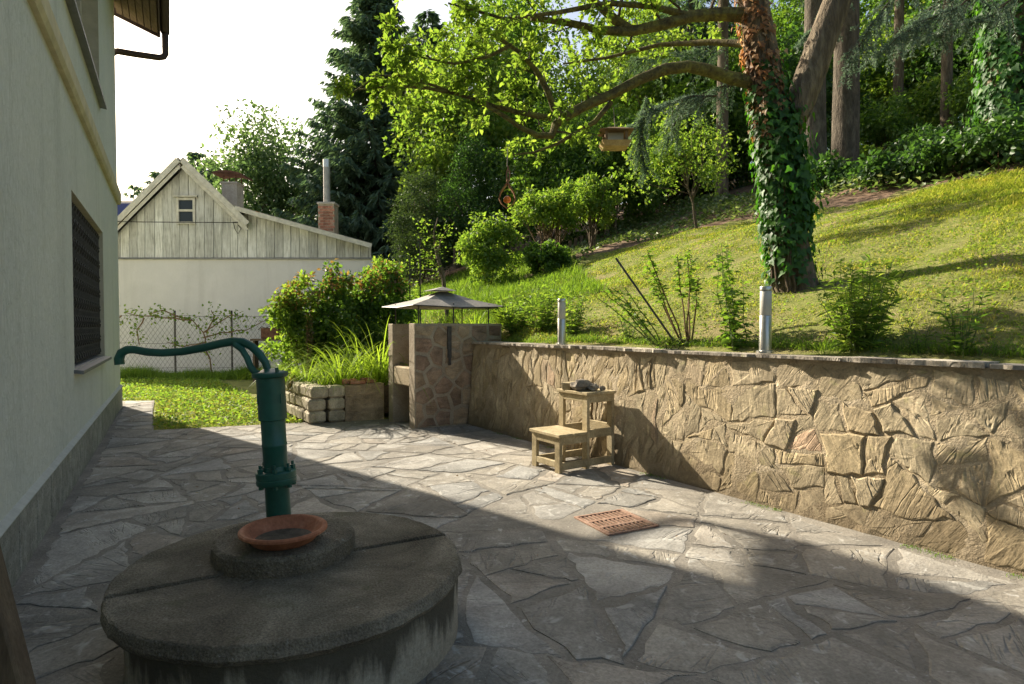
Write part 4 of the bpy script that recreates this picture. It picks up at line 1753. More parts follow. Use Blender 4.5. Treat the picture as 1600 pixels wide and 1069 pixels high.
tag(m.build('wood_block', M_STOOL), 'short squared timber offcut on top of the step stool', 'wood block', None, 'thing')


def rock(label, c, size, seed, mat=None, rot=0.0, squash=.7):
    rr = random.Random(seed)
    n, mrows = 10, 6
    vv, ff = [], []
    for i in range(mrows + 1):
        th = math.pi * i / mrows
        for k_ in range(n):
            a = 2 * math.pi * k_ / n
            q = 1 + rr.uniform(-.2, .2)
            vv.append(Vector((math.sin(th) * math.cos(a) * q, math.sin(th) * math.sin(a) * squash * q, max(math.cos(th) * q, -.75))))
    R3 = Matrix.Rotation(rot, 3, 'Z')
    vv = [Vector(c) + R3 @ Vector((p.x * size[0], p.y * size[1], p.z * size[2])) + Vector((0, 0, size[2] * .75)) for p in vv]
    for i in range(mrows):
        for k_ in range(n):
            j = (k_ + 1) % n
            ff.append((i * n + k_, i * n + j, i * n + n + j, i * n + n + k_))
    return tag(MB().add(vv, ff).build('rock', mat or M_ROCK, None, False), label, 'rock', 'rocks on the stool', 'thing')


rock('large dark wedge-shaped rock on top of the step stool', S0 + u_ * .26 + v_ * .44 + Vector((0, 0, h2)), (.15, .115, .062), 4, None, .6)
rock('fist-sized rock at right of the stool top', S0 + u_ * .36 + v_ * .50 + Vector((0, 0, h2)), (.06, .06, .042), 9)
rock('small pale pebble at the right edge of stool top', S0 + u_ * .38 + v_ * .60 + Vector((0, 0, h2)), (.035, .035, .026), 12)

# ------------------------------------------------------------------ bollard lamps on the wall
for px, py, lab, off in ((1197, 553, 'tall steel bollard lamp nearer the camera on the wall top', .13), (878, 541, 'slim steel bollard lamp far left on the wall, near the barbecue', .15)):
    # foot position: on the wall line behind the coping edge
    best = min((abs(pixel([ST(q * .02, off, CAPZ)])[0][0] - px), q * .02) for q in range(-20, 400))[1]
    c = ST(best, off, CAPZ + .003)
    b = thing('bollard_lamp', lab, 'lamp', c, 'bollard lamps on the retaining wall')
    m = MB(); m.lathe(c, [(.066, 0), (.07, .003), (.07, .018), (.062, .022)], 28); m.build('foot', M_STEEL, b, True)
    m = MB(); m.lathe(c, [(.048, .021), (.048, .30), (.046, .303)], 28); m.build('tube', M_STEEL, b, True)
    m = MB(); m.lathe(c, [(.044, .304), (.0455, .306), (.0455, .50), (.044, .502)], 28); m.build('lens', M_LENS, b, True)
    m = MB(); m.lathe(c, [(.048, .503), (.0485, .506), (.0485, .532), (.045, .538)], 28); m.build('cap', M_STEEL, b, True)

# ------------------------------------------------------------------ drain grate
gr = thing('drain_grate', 'rusty square iron drain grate set into the patio paving', 'drain grate', (gcx, gcy, 0))
GR = Matrix((gax, gay, Vector((0, 0, 1)))).transposed()
GC = Vector((gcx, gcy, 0))
m = MB()
for sx in (-1, 1):
    m.box(GC + gax * (sx * .205) + Vector((0, 0, .006)), (.022, .43, .012), GR, .002)
    m.box(GC + gay * (sx * .205) + Vector((0, 0, .0055)), (.386, .022, .012), GR, .002)
for o_ in (-.067, .067):
    m.box(GC + gay * o_ + Vector((0, 0, .0055)), (.386, .03, .012), GR, .002)
m.build('frame', M_RUSTY_GRATE, gr)
for row in (-.133, 0, .133):
    for i in range(11):
        x = -.18 + .36 * i / 10
        m = MB()
        m.box(GC + gay * row + gax * x + Vector((0, 0, .005)), (.013, .10, .011), GR)
        m.build('slat', M_RUSTY_GRATE, gr)
m = MB()
m.box(GC + Vector((0, 0, .0015)), (.40, .40, .002), GR)
m.build('sump', M_SOILDRY, gr)

# ------------------------------------------------------------------ plank edge at the lower left of the view
pk_ = thing('leaning_plank', 'dark brown plank leaning at the lower left edge of the view', 'plank', (-.655, 1.0, 0))
m = MB()
m.beam(Vector((-.682, 1.0, .012)), Vector((-.992, 1.02, 1.25)), .12, .035, (0, 1, 0), .004)
m.build('board', M_PLANK, pk_)

# ------------------------------------------------------------------ shed
SY = 18.5
shed = thing('shed', 'whitewashed timber-gabled shed with lean-to roof behind the fence', 'shed', at(380, 590, SY) * 1)


def sp_(x, y, dy=0.0):
    p = at(x, y, SY)
    return Vector((p.x, SY + dy, p.z))


zt = sp_(400, 404).z
m = MB()
xl, xr = sp_(120, 404).x, sp_(583, 404).x
m.extrude([(xl, SY, -.2), (xr, SY, -.2), (xr, SY, zt), (xl, SY, zt)], (-3.2, 5.5, 0))
m.build('plaster_wall', M_SHEDPL, shed)
m = MB()
m.box(((xl + xr) / 2, SY - .03, zt + .0), (xr - xl + .02, .06, .05))
m.build('drip_strip', M_ZINC, shed)


def roof_y(x):
    """photograph height of the roof underside above pixel column x"""
    if x <= 388:
        g_ = 257 + abs(x - 291) * (.985)
        if x > 372:
            return min(g_, 327 + (x - 372) * .272)
        return g_
    return 331 + (x - 388) * .272


ap = sp_(291, 257)
back = MB()
poly = [sp_(x, roof_y(x) + 3, .035) for x in (120, 200, 291, 350, 372, 388, 450, 520, 578)] + [sp_(578, 404, .035), sp_(120, 404, .035)]
back.extrude(poly, (-3.2, 5.5, 0))
back.build('gable_backing', M_DARK, shed)
x = 122.0
rs_ = random.Random(6)
while x < 577:
    w = rs_.uniform(11.5, 15.5)
    x1 = min(x + w, 580)
    tops = [(x + .35, roof_y(x + .35) + 2)]
    if x < 291 < x1:
        tops.append((291, 259))
    tops.append((x1 - .35, roof_y(x1 - .35) + 2))
    pts = [sp_(q[0], q[1], 0) for q in tops]
    dy = rs_.uniform(-.006, .006)
    poly = [Vector((sp_(x + .35, 402.5).x, SY + dy, sp_(x, 402.5 + rs_.uniform(-.6, .6)).z))] + [Vector((p.x, SY + dy, p.z)) for p in pts] + [Vector((sp_(x1 - .35, 402.5).x, SY + dy, sp_(x1, 402.5 + rs_.uniform(-.6, .6)).z))]
    m = MB()
    m.extrude(poly, (0, .03, 0))
    m.build('board', M_BOARD, shed)
    x = x1


def slab(name, p, q, th, y0, y1, mat, parent):
    mm = MB()
    d = (q - p).normalized()
    n_ = Vector((-d.z, 0, d.x))
    if n_.z < 0:
        n_ = -n_
    P4 = [p, q, q + n_ * th, p + n_ * th]
    mm.extrude([Vector((v.x, y0, v.z)) for v in P4], ((y1 - y0) * -.58, y1 - y0, 0))
    return mm.build(name, mat, parent)


apex = sp_(290.5, 253.5)
sr = slab('roof', sp_(391, 352), apex, .10, SY - .30, SY + 5.7, M_FIBRE, shed)
slab('roof', sp_(120, 425), apex + Vector((0, -.003, 0)), .10, SY - .303, SY + 5.7, M_FIBRE, shed)
for p, q in ((sp_(391, 356), sp_(290.5, 257.5)), (sp_(120, 429), sp_(290.5, 257.5))):
    slab('bargeboard', p, q, .17, SY - .335, SY - .306, M_BARGE, sr)
    slab('bargeboard', p - Vector((0, 0, .15)), q - Vector((0, 0, .15)), .10, SY - .29, SY - .262, M_BARGE, sr)
lr = slab('lean_to_roof', sp_(584, 386), sp_(366, 325.5), .07, SY - .32, SY + 5.6, M_FIBRE, shed)
slab('bargeboard', sp_(584, 390), sp_(374, 332), .13, SY - .35, SY - .325, M_BARGE, lr)

wn_ = MB()
for xx in (279, 304.5):
    wn_.box(sp_(xx, 330, -.03), (.07, .07, .80))
for yy in (311.5, 329.5, 348.5):
    wn_.box(sp_(291.7, yy, -.031), (.55, .065, .065))
wn_.box(sp_(291.7, 307.5, -.06), (.72, .10, .05))
win = wn_.build('window', M_BARGE, shed)
for yy in (320.5, 339):
    m = MB()
    m.box(sp_(291.7, yy, -.012), (.43, .012, .30))
    m.build('pane', M_GLASS, win)
m = MB()
pa = at(364, 325, SY + 1.6)
m.box(Vector((pa.x, SY + 1.6, pa.z - .1)), (.49, .5, 1.72))
ch = m.build('chimney', M_CHIM, shed)
m = MB()
m.box(Vector((pa.x, SY + 1.6, pa.z + .77)), (.55, .55, .06))
m.build('chimney_crown', M_CHIM, ch)
m = MB()
for sx in (-1, 1):
    for sy in (-1, 1):
        m.tube([(pa.x + sx * .2, SY + 1.6 + sy * .2, pa.z + .79), (pa.x + sx * .2, SY + 1.6 + sy * .2, pa.z + 1.02)], .02, 6)
vv, ff = [], []
for i in range(9):
    f = i / 8 * 2 - 1
    for y0 in (-.42, .42):
        for dz in (0, .05):
            vv.append((pa.x + f * .48, SY + 1.6 + y0, pa.z + 1.0 + .08 * (1 - f * f) - .03 * f + dz))
for i in range(8):
    a = i * 4
    ff += [(a, a + 4, a + 6, a + 2), (a + 1, a + 3, a + 7, a + 5), (a, a + 1, a + 5, a + 4), (a + 2, a + 6, a + 7, a + 3)]
ff += [(0, 2, 3, 1), (32, 33, 35, 34)]
m.add(vv, ff)
m.build('chimney_cowl', M_RUST, ch)
# brick stub with flue pipe on the lean-to
pb_ = at(513, 341, SY + .8)
stub = MB()
stub.box(Vector((pb_.x, SY + .8, pb_.z - .1)), (.50, .46, 1.0))
stub = stub.build('brick_stub', M_TMORT, shed)
for row in range(9):
    for i in range(3):
        w = .165
        xo = -.165 + i * .17 + (.04 if row % 2 else -.02)
        m = MB()
        m.box(Vector((pb_.x + xo * .9, SY + .8 - .232, pb_.z - .40 + row * .088)), (w * .88, .02, .072))
        m.build('brick', M_BRICK, stub)
m = MB()
m.box(Vector((pb_.x, SY + .8, pb_.z + .43)), (.56, .52, .07), None, .01)
m.build('stub_crown', M_CHIM, stub)
m = MB()
fb, ft = at(511, 327, SY + .8).z, at(511, 262, SY + .8).z
m.tube([(pb_.x - .04, SY + .8, fb), (pb_.x - .04, SY + .8, ft)], .105, 14)
fl = m.build('flue_pipe', M_FLUE, stub, True)
m = MB()
m.tube([(pb_.x - .04, SY + .8, ft + .002), (pb_.x - .04, SY + .8, ft + .25)], .112, 14)
m.build('flue_tip', M_STEEL, fl, True)
m = MB()
m.tube([sp_(178, 349, -.40), sp_(230, 350.5, -.40), sp_(300, 351, -.40), sp_(372, 351, -.36)], .012, 5)
m.build('cable', M_DARK, shed)
m = MB()
m.tube([sp_(372, 351, -.36), sp_(384, 349, -.2), sp_(384, 349, -.02)], .02, 6)
m.tube([sp_(372, 351, -.3), sp_(369, 358, -.1), sp_(373, 366, -.05), sp_(378, 358, -.06), sp_(374, 352, -.1)], .012, 5)
m.build('cable_bracket', M_IRON, shed)

# ------------------------------------------------------------------ neighbour's roof with solar panels
nb = thing('neighbour_house', 'distant house with dark roof and blue solar panels behind the shed', 'house', (-18.5, 27.5, 0))
m = MB()
m.box((-19.5, 30.0, 2.4), (7.0, 5.0, 5.0))
m.build('wall', M_SHEDPL, nb)
m = MB()
m.extrude([(-23.2, 26.9, 4.9), (-23.2, 30.0, 7.55), (-23.2, 33.1, 4.9)], (7.5, 0, 0))
nr = m.build('roof', M_FASCIA, nb)
for i in range(6):
    for j in range(2):
        m = MB()
        a = math.atan2(2.65, 3.1)
        y0 = 27.35 + j * 1.22
        z0 = 4.9 + (y0 + .56 - 26.9) * 2.65 / 3.1 + .06
        m.box((-22.3 + i * 1.12, y0 + .56, z0), (1.06, 1.50, .05), Matrix.Rotation(a, 3, 'X'))
        m.build('solar_panel', M_SOLAR, nr)

# ------------------------------------------------------------------ chain-link fence with climbing vine
FY = 17.0
fx0, fx1 = at(120, 500, FY).x, at(520, 500, FY).x
fence = thing('chain_link_fence', 'sagging chain-link fence with thin posts in front of the shed', 'fence', (fx0, FY, 0))
ftop = at(361, 492, FY).z
for px in (183, 272, 361, 440, 505):
    m = MB()
    p = at(px, 490, FY)
    m.tube([(p.x, FY + .03, -.1), (p.x, FY + .03, ftop + .12)], .028, 8)
    m.build('post', M_IRON, fence, True)
m = MB()
for z, sag in ((ftop, .05), (ftop * .55, .03), (.25, .02)):
    pts = []
    for i in range(25):
        f = i / 24
        pts.append((fx0 + (fx1 - fx0) * f, FY, z - sag * abs(math.sin(f * 5 * math.pi))))
    m.tube(pts, .006, 4, False)
m.build('line_wire', M_WIRE, fence)
m = MB()
hgt = ftop - .12
st_ = .13
k_ = int((fx1 - fx0 + hgt) / st_)
for i in range(k_):
    for sg in (1, -1):
        x0 = fx0 + i * st_ - (hgt if sg > 0 else 0)
        x0b = x0
        a = [x0b, .12] if sg > 0 else [fx0 + i * st_, .12]
        b_ = [a[0] + sg * hgt * .72, .12 + hgt - .02]
        if max(a[0], b_[0]) > fx1 or min(a[0], b_[0]) < fx0:
            continue
        m.tube([(a[0], FY + .004 * sg, a[1]), (b_[0], FY + .004 * sg, b_[1])], .0042, 3, False)
o_ = m.build('wire_mesh', M_WIRE, fence, False, False)
# rusty trough on a plank bench
bn = thing('garden_bench', 'small weathered plank bench by the fence', 'bench', at(425, 560, 15.5))
bp = at(425, 531, 15.5)
m = MB(); m.box((bp.x, 15.5, bp.z), (1.0, .28, .05)); m.build('seat', M_PLANK, bn)
for sx in (-.42, .42):
    m = MB(); m.box((bp.x + sx, 15.5, bp.z / 2 - .02), (.05, .24, bp.z - .02)); m.build('leg', M_PLANK, bn)
tr_ = thing('rusty_trough', 'rust-brown metal flower trough standing on the plank bench', 'planter', (bp.x - .02, 15.5, bp.z + .026))
m = MB()
m.box((bp.x - .02, 15.5, bp.z + .165), (.44, .22, .27), None, .01)
m.build('box', M_RUST, tr_)
m = MB()
m.tube([(bp.x - .30, 15.38, bp.z + .25), (bp.x - .22, 15.38, bp.z + .33), (bp.x - .1, 15.38, bp.z + .30), (bp.x, 15.38, bp.z + .34), (bp.x + .1, 15.38, bp.z + .30), (bp.x + .2, 15.38, bp.z + .33), (bp.x + .28, 15.38, bp.z + .27)], .012, 5)
m.build('scroll_rim', M_IRON, tr_)

# bird feeder and teardrop ornament hang from the tree
FYD = 6.45
fc = at(961, 232, FYD)
fd = thing('bird_feeder', 'wooden bird feeder house with glass panes hanging from the long branch', 'bird feeder', fc)


def fb_(mm, x0, x1, y0, y1, z0, z1):
    return mm.box(fc + Vector(((x0 + x1) / 2, (y0 + y1) / 2, (z0 + z1) / 2)), (x1 - x0, y1 - y0, z1 - z0))


m = MB()
m.add([fc + Vector(v) for v in ((-.125, -.10, 0), (.125, -.10, 0), (.125, .10, 0), (-.125, .10, 0), (-.155, -.125, .055), (.155, -.125, .055), (.155, .125, .055), (-.155, .125, .055))],
      [(3, 2, 1, 0), (0, 1, 5, 4), (1, 2, 6, 5), (2, 3, 7, 6), (3, 0, 4, 7), (4, 5, 6, 7)])
m.build('tray', M_FEED, fd)
for sx in (-.105, .105):
    for sy in (-.08, .08):
        m = MB(); fb_(m, sx - .014, sx + .014, sy - .014, sy + .014, .056, .165); m.build('post', M_FEEDD, fd)
m = MB(); fb_(m, -.088, .088, -.004, .004, .057, .163); m.build('pane', M_LENS, fd)
m = MB()
m.add([fc + Vector(v) for v in ((-.175, -.14, .166), (.175, -.14, .166), (.175, .14, .166), (-.175, .14, .166), (-.06, -.03, .215), (.06, -.03, .215), (.06, .03, .215), (-.06, .03, .215))],
      [(3, 2, 1, 0), (0, 1, 5, 4), (1, 2, 6, 5), (2, 3, 7, 6), (3, 0, 4, 7), (4, 5, 6, 7)])
m.build('roof', M_FEEDD, fd)
m = MB(); m.tube([fc + Vector((0, 0, .21)), fc + Vector((-.02, 0, .43))], .005, 5); m.build('cord', M_ROPE, fd)

tc_ = at(792.5, 293, 6.15)
td = thing('teardrop_ornament', 'open copper teardrop ornament with orange ball hanging from branch tip', 'ornament', tc_)
sc_ = 6.15 / 950.0
loop = [(0, 33), (3, 22), (2.5, 12), (-4, 2), (-11, -8), (-13.5, -17), (-10, -25), (-3, -31), (0, -33)]
for side in (1, -1):
    m = MB()
    vv, ff = [], []
    for x_, z_ in loop:
        for dy in (-.055, .055):
            for th in (0, .012):
                xx = x_ if side > 0 else -x_ + (3 if z_ > 10 else 0)
                vv.append(tc_ + Vector((xx * sc_ + (th if x_ < 0 else th) * side, dy * (1 - abs(z_) / 40.), z_ * sc_)))
    for i in range(len(loop) - 1):
        a = i * 4
        ff += [(a, a + 4, a + 6, a + 2), (a + 1, a + 3, a + 7, a + 5), (a, a + 1, a + 5, a + 4), (a + 2, a + 6, a + 7, a + 3)]
    m.add(vv, ff)
    m.build('shell', M_COPPER, td, True)
m = MB()
oc = tc_ + Vector((0, 0, -19 * sc_))
m.lathe(oc, [(0.0, -.038)] + [(.038 * math.sin(math.pi * i / 8), -.038 * math.cos(math.pi * i / 8)) for i in range(1, 8)] + [(0.0, .038)], 14)
m.build('ball', M_ORANGE, td, True)
m = MB(); m.tube([oc - Vector((0, 0, .036)), tc_ - Vector((0, 0, 33 * sc_))], .004, 5); m.build('pin', M_IRON, td)
m = MB(); m.tube([tc_ + Vector((0, 0, 32 * sc_)), tc_ + Vector((.004, .02, 62 * sc_))], .004, 5); m.build('cord', M_ROPE, td)

# ------------------------------------------------------------------ the old fruit tree with ivy
TY = 6.69
tb = on_hill(1238, 447, 5.5)
tree = thing('fruit_tree', 'old leaning fruit tree with ivy-covered trunk above the wall', 'tree', tb)


def tp(x, y, dY=0.0):
    return at(x, y, tb.y + dY)


rt = random.Random(44)
m = MB()
trunk_path = [tp(1243, 470), tp(1240, 440), tp(1233, 390), tp(1226, 330), tp(1219, 260), tp(1208, 190), tp(1196, 120), tp(1184, 50), tp(1172, -20), tp(1150, -120)]
m.tube(trunk_path, [.30, .245, .215, .205, .20, .195, .185, .165, .15, .11], 14, True, .06, rt)
m.tube([tp(1226, 215), tp(1250, 160), tp(1268, 110), tp(1285, 60), tp(1305, 10), tp(1330, -60), tp(1350, -140)], [.15, .165, .16, .155, .15, .12, .09], 12, True, .06, rt)
m.build('trunk', M_BARK, tree, True, False)

LP_, LD_, LN_, LL_ = [], [], [], []


def add_leaves(p, d, n, size):
    for _ in range(n):
        o = Vector((rt.gauss(0, 1), rt.gauss(0, 1), rt.gauss(0, 1))).normalized()
        LP_.append(tuple(p + o * rt.uniform(0, .03)))
        LD_.append(tuple(d * .5 + o))
        LN_.append((rt.gauss(0, .5), rt.gauss(0, .5), 1))
        LL_.append(size * rt.uniform(.6, 1.25))


twig = MB()


def grow(path, rad, n_sub, sub_len, depth, leafn, leafs=.062, start=.25, up=.25):
    """side shoots along a branch, leaves on the last order"""
    k = len(path) - 1
    for i in range(n_sub):
        f = start + (1 - start) * (i + rt.random()) / n_sub
        q = min(f, .999) * k
        a = path[int(q)].lerp(path[int(q) + 1], q - int(q))
        t = (path[min(int(q) + 1, k)] - path[int(q)]).normalized()
        o = Vector((rt.gauss(0, 1), rt.gauss(0, 1), rt.gauss(0, 1) + up)).normalized()
        d = (t * .55 + o * .8).normalized()
        L = sub_len * rt.uniform(.5, 1.2) * (1 - .35 * f)
        b = a + d * L + Vector((0, 0, rt.uniform(-.05, .12) * L))
        pth = bent(a, b, 4, rt, -.02 * L, .05)
        r0 = rad * (1 - .7 * f) * .5
        twig.tube(pth, [max(r0 * (1 - .75 * j / 4), .0022) for j in range(5)], 5, False)
        if depth > 0:
            grow(pth, r0, max(3, int(n_sub * .6)), L * .6, depth - 1, leafn, leafs, .2, up)
        else:
            for j in range(1, 5):
                add_leaves(pth[j], d, leafn, leafs)


def limb(pts, r0, r1, n_sub, sub_len, depth, leafn, part, mat, leafs=.062, start=.25, up=.25):
    path = [tp(*q) for q in pts]
    k = len(path) - 1
    mm = MB()
    mm.tube(path, [r0 + (r1 - r0) * j / k for j in range(k + 1)], 9, True, .08, rt)
    mm.build(part, mat, tree, True, False)
    grow(path, max(r1 * 1.6, .012), n_sub, sub_len, depth, leafn, leafs, start, up)
    return path


# the long low limb with moss, and its forks
limb([(1180, 130), (1140, 122), (1105, 110), (1075, 104, -.1), (1040, 108, -.15), (1000, 124, -.2), (955, 148, -.25), (915, 165, -.3), (880, 184, -.35)], .078, .05, 4, .5, 1, 3, 'limb', M_BARKM, start=.55)
limb([(880, 184, -.35), (868, 196, -.36), (862, 212, -.38), (840, 212, -.4), (815, 200, -.42), (785, 180, -.45), (755, 162, -.5)], .05, .018, 6, .5, 1, 4, 'limb', M_BARKM)
limb([(880, 184, -.35), (866, 170, -.36), (855, 140, -.38), (838, 110, -.42), (812, 82, -.46), (780, 60, -.5), (745, 40, -.55)], .042, .015, 7, .6, 1, 4, 'limb', M_BARKM)
limb([(862, 185, -.36), (820, 178, -.4), (770, 165, -.45), (720, 148, -.5), (670, 138, -.55), (620, 134, -.6), (560, 140, -.65)], .032, .008, 11, .5, 1, 4, 'limb', M_BARKM, start=.12)
limb([(955, 160, -.25), (930, 190, -.27), (900, 208, -.3), (870, 225, -.33), (835, 238, -.4), (800, 242, -.5)], .03, .007, 6, .3, 1, 3, 'limb', M_BARKM)
# upper limbs
limb([(1178, 25), (1130, 22), (1080, 26, -.1), (1030, 40, -.2), (985, 50, -.3), (940, 48, -.35), (890, 36, -.4), (830, 28, -.5)], .08, .03, 9, .7, 1, 4, 'limb', M_BARKM, start=.2)
limb([(985, 50, -.3), (960, 30, -.3), (925, 0, -.35), (880, -40, -.4)], .06, .03, 7, .7, 1, 4, 'limb', M_BARKM)
limb([(1080, 26, -.1), (1020, 10, -.3), (950, 5, -.5), (870, 20, -.7), (790, 30, -.8), (700, 5, -.9)], .04, .01, 10, .6, 1, 4, 'limb', M_BARKM)
limb([(1165, -60), (1080, -90, -.3), (980, -110, -.6), (860, -100, -.8), (740, -60, -1.0), (640, -10, -1.1)], .07, .012, 13, .75, 1, 4, 'limb', M_BARKM)
limb([(1160, -80), (1120, -200, .4), (1060, -320, .7), (980, -420, 1.0)], .08, .02, 9, .9, 1, 3, 'limb', M_BARKM)
limb([(1345, -120), (1420, -220, .2), (1500, -300, .4), (1590, -340, .6)], .08, .02, 8, .9, 1, 3, 'limb', M_BARKM)
limb([(1345, -130), (1360, -260, -.4), (1380, -400, -.8)], .08, .02, 7, .9, 1, 3, 'limb', M_BARKM)
limb([(1190, 70), (1110, 66, .5), (1030, 70, .9), (950, 90, 1.3), (880, 100, 1.6)], .045, .012, 10, .7, 1, 4, 'limb', M_BARKM)
limb([(800, 70, -.6), (760, 90, -.6), (710, 100, -.65), (660, 90, -.7), (610, 60, -.7)], .02, .006, 10, .42, 1, 4, 'limb', M_BARKM, start=.1)
limb([(700, 142, -.52), (640, 120, -.6), (590, 118, -.65), (540, 152, -.7)], .016, .005, 8, .32, 1, 4, 'limb', M_BARKM, start=.1)
tw = twig.build('twigs', M_TWIG, tree, False, False)
tw['kind'] = 'stuff'
LL_ = np.array(LL_)
V, F = leaves(np.array(LP_), np.array(LD_), np.array(LN_), LL_, LL_ * .62, OVAL, .12, .2)
np_mesh('leaves', V, F, L_SPRING, tree)
print('fruit tree leaves', len(LL_))


def trunk_cover(path, rads, f0, f1, n, size, seed, dens=None, puff=.05, side=None):
    """leaves clothing a stem between path fractions f0..f1"""
    rs = np.random.RandomState(seed)
    k = len(path) - 1
    P, D, N, L = [], [], [], []
    while len(P) < n:
        f = rs.uniform(f0, f1)
        q = f * k
        i = min(int(q), k - 1)
        c = np.array(path[i].lerp(path[i + 1], q - i))
        r_ = rads[i] + (rads[i + 1] - rads[i]) * (q - i)
        a = rs.uniform(0, 2 * math.pi)
        d = np.array([math.cos(a), math.sin(a), 0])
        if side is not None and d.dot(side) < rs.uniform(-.2, .6):
            continue
        if dens is not None and rs.uniform() > dens(f, d):
            continue
        P.append(c + d * (r_ + abs(rs.normal(0, puff))))
        D.append(np.array([-d[1], d[0], 0]) * rs.uniform(-.9, .9) + d * .35 + np.array([0, 0, -.8]))
        N.append(d * 1.0 + np.array([0, 0, .35]) + rs.normal(0, .3, 3))
        L.append(size * rs.uniform(.5, 1.25))
    L = np.array(L)
    return leaves(np.array(P), np.array(D), np.array(N), L, L * .95, IVYSHAPE, .06, .15)


TR = [.30, .245, .215, .205, .20, .195, .185, .165, .15, .11]
iv = trunk_cover(trunk_path, TR,   .10, .70, 2600, .080, 5, lambda f, d: min(1, (f - .06) * 4) * (1.0 if f < .5 else max(0.15, 1 - (f - .5) * 5)) * (.25 if (f < .28 and d[0] > .1) else 1), .04)
iv2 = trunk_cover(trunk_path, TR, .32, .58, 420, .095, 15, None, .10, np.array([.9, -.4, 0]))
V, F = cat_np([iv, iv2])
np_mesh('ivy_leaves', V, F, L_IVY, tree)
V, F = trunk_cover(trunk_path, TR,   .50, .9, 560, .06, 6, None, .03, np.array([-.8, -.6, 0]))
np_mesh('dry_ivy_leaves', V, F, L_DRYIVY, tree)
m = MB()
for i in range(5):
    a0 = rt.uniform(-2.6, -.6)
    pts = []
    for j in range(10):
        q = j * .75
        c = trunk_path[int(q)].lerp(trunk_path[int(q) + 1], q - int(q))
        a0 += rt.uniform(-.25, .25)
        r_ = TR[int(q)] + .012
        pts.append(c + Vector((math.cos(a0) * r_, math.sin(a0) * r_, 0)))
    m.tube(pts, .014, 5, False)
m.build('ivy_stems', M_TWIG, tree, True, False)

# ------------------------------------------------------------------ wood on the slope: spruce trunks
def trunk_tree(name, label, px, py, Y, r0, top, seed, mat, cover=None, cover_f=(0, .5), lean=0.0):
    p0 = at(px, py, Y)
    p0.z = hz(p0.x, p0.y)
    t = thing(name, label, 'spruce tree', p0)
    rr = random.Random(seed)
    path = [p0 + Vector((lean * f, 0, -.3 + top * f)) for f in (0, .04, .15, .3, .5, .75, 1)]
    rad = [r0 * q for q in (1.45, 1.12, 1, .92, .8, .6, .3)]
    mm = MB()
    mm.tube(path, rad, 18, True, .06, rr)
    mm.build('trunk', mat, t, True, False)
    # high crown, mostly above the picture
    rs = np.random.RandomState(seed)
    bb = MB()
    P, D, N, L = [], [], [], []
    for i in range(60):
        z = top * rs.uniform(.45, 1.0)
        ln = (1.05 - z / top) * 3.4 + .3
        az = rs.uniform(0, 2 * math.pi)
        d = np.array([math.cos(az), math.sin(az), 0.])
        sd = np.array([-d[1], d[0], 0.])
        o = np.array(p0) + np.array([lean * z / top, 0, z])
        bb.tube([o, o + d * ln * .5 - np.array([0, 0, .10 * ln]), o + d * ln - np.array([0, 0, .30 * ln])], [.03, .02, .006], 4, False)
        k = int(20 + ln * 26)
        s = rs.uniform(.1, 1, k)
        c = o + d * (ln * s)[:, None] + sd * (rs.uniform(-.35, .35, k) * ln * (1.1 - s))[:, None]
        c[:, 2] -= ln * (.10 * s + .2 * s * s) + rs.uniform(0, .35, k)
        P.append(c)
        D.append(d * .4 + rs.normal(0, .5, (k, 3)) + np.array([0, 0, -.8]))
        N.append(np.array([0, 0, 1.]) + rs.normal(0, .5, (k, 3)))
        L.append(.26 * rs.uniform(.6, 1.3, k))
    bb.build('branches', M_TWIG, t, False, False)
    P, D, N, L = map(np.concatenate, (P, D, N, L))
    V, F = leaves(P, D, N, L, L * .25, DIAMOND, .1, .15)
    np_mesh('needles', V, F, L_NEEDLE, t)
    if cover:
        V, F = trunk_cover(path, rad, cover_f[0], cover_f[1], cover, .125, seed + 3, None, .09)
        np_mesh('ivy_leaves', V, F, L_IVY, t)
    return t


trunk_tree('spruce_tree', 'bare grey-brown spruce trunk just right of the fruit tree fork', 1272, 262, 15.5, .27, 15, 71, M_SPRBARK, 420, (.0, .16), -.1)
trunk_tree('spruce_tree', 'thicker pale spruce trunk with knots, second right of the fruit tree', 1320, 250, 16.0, .31, 16, 72, M_SPRBARK, 520, (.0, .15))
trunk_tree('spruce_tree', 'ivy-smothered trunk at the right edge of the picture', 1580, 225, 11.5, .42, 13, 73, M_BARK, 6500, (.0, .62))
trunk_tree('spruce_tree', 'thin dark trunk in the shade left of the fruit tree', 1128, 250, 19.0, .18, 15, 74, M_BARK)
trunk_tree('spruce_tree', 'slender dark trunk deep in the wood right of the pale spruce trunk', 1402, 215, 21.0, .16, 15, 75, M_BARK)
trunk_tree('spruce_tree', 'slender dark trunk in the wood beside the ivy-smothered trunk', 1478, 205, 19.0, .15, 15, 76, M_BARK)

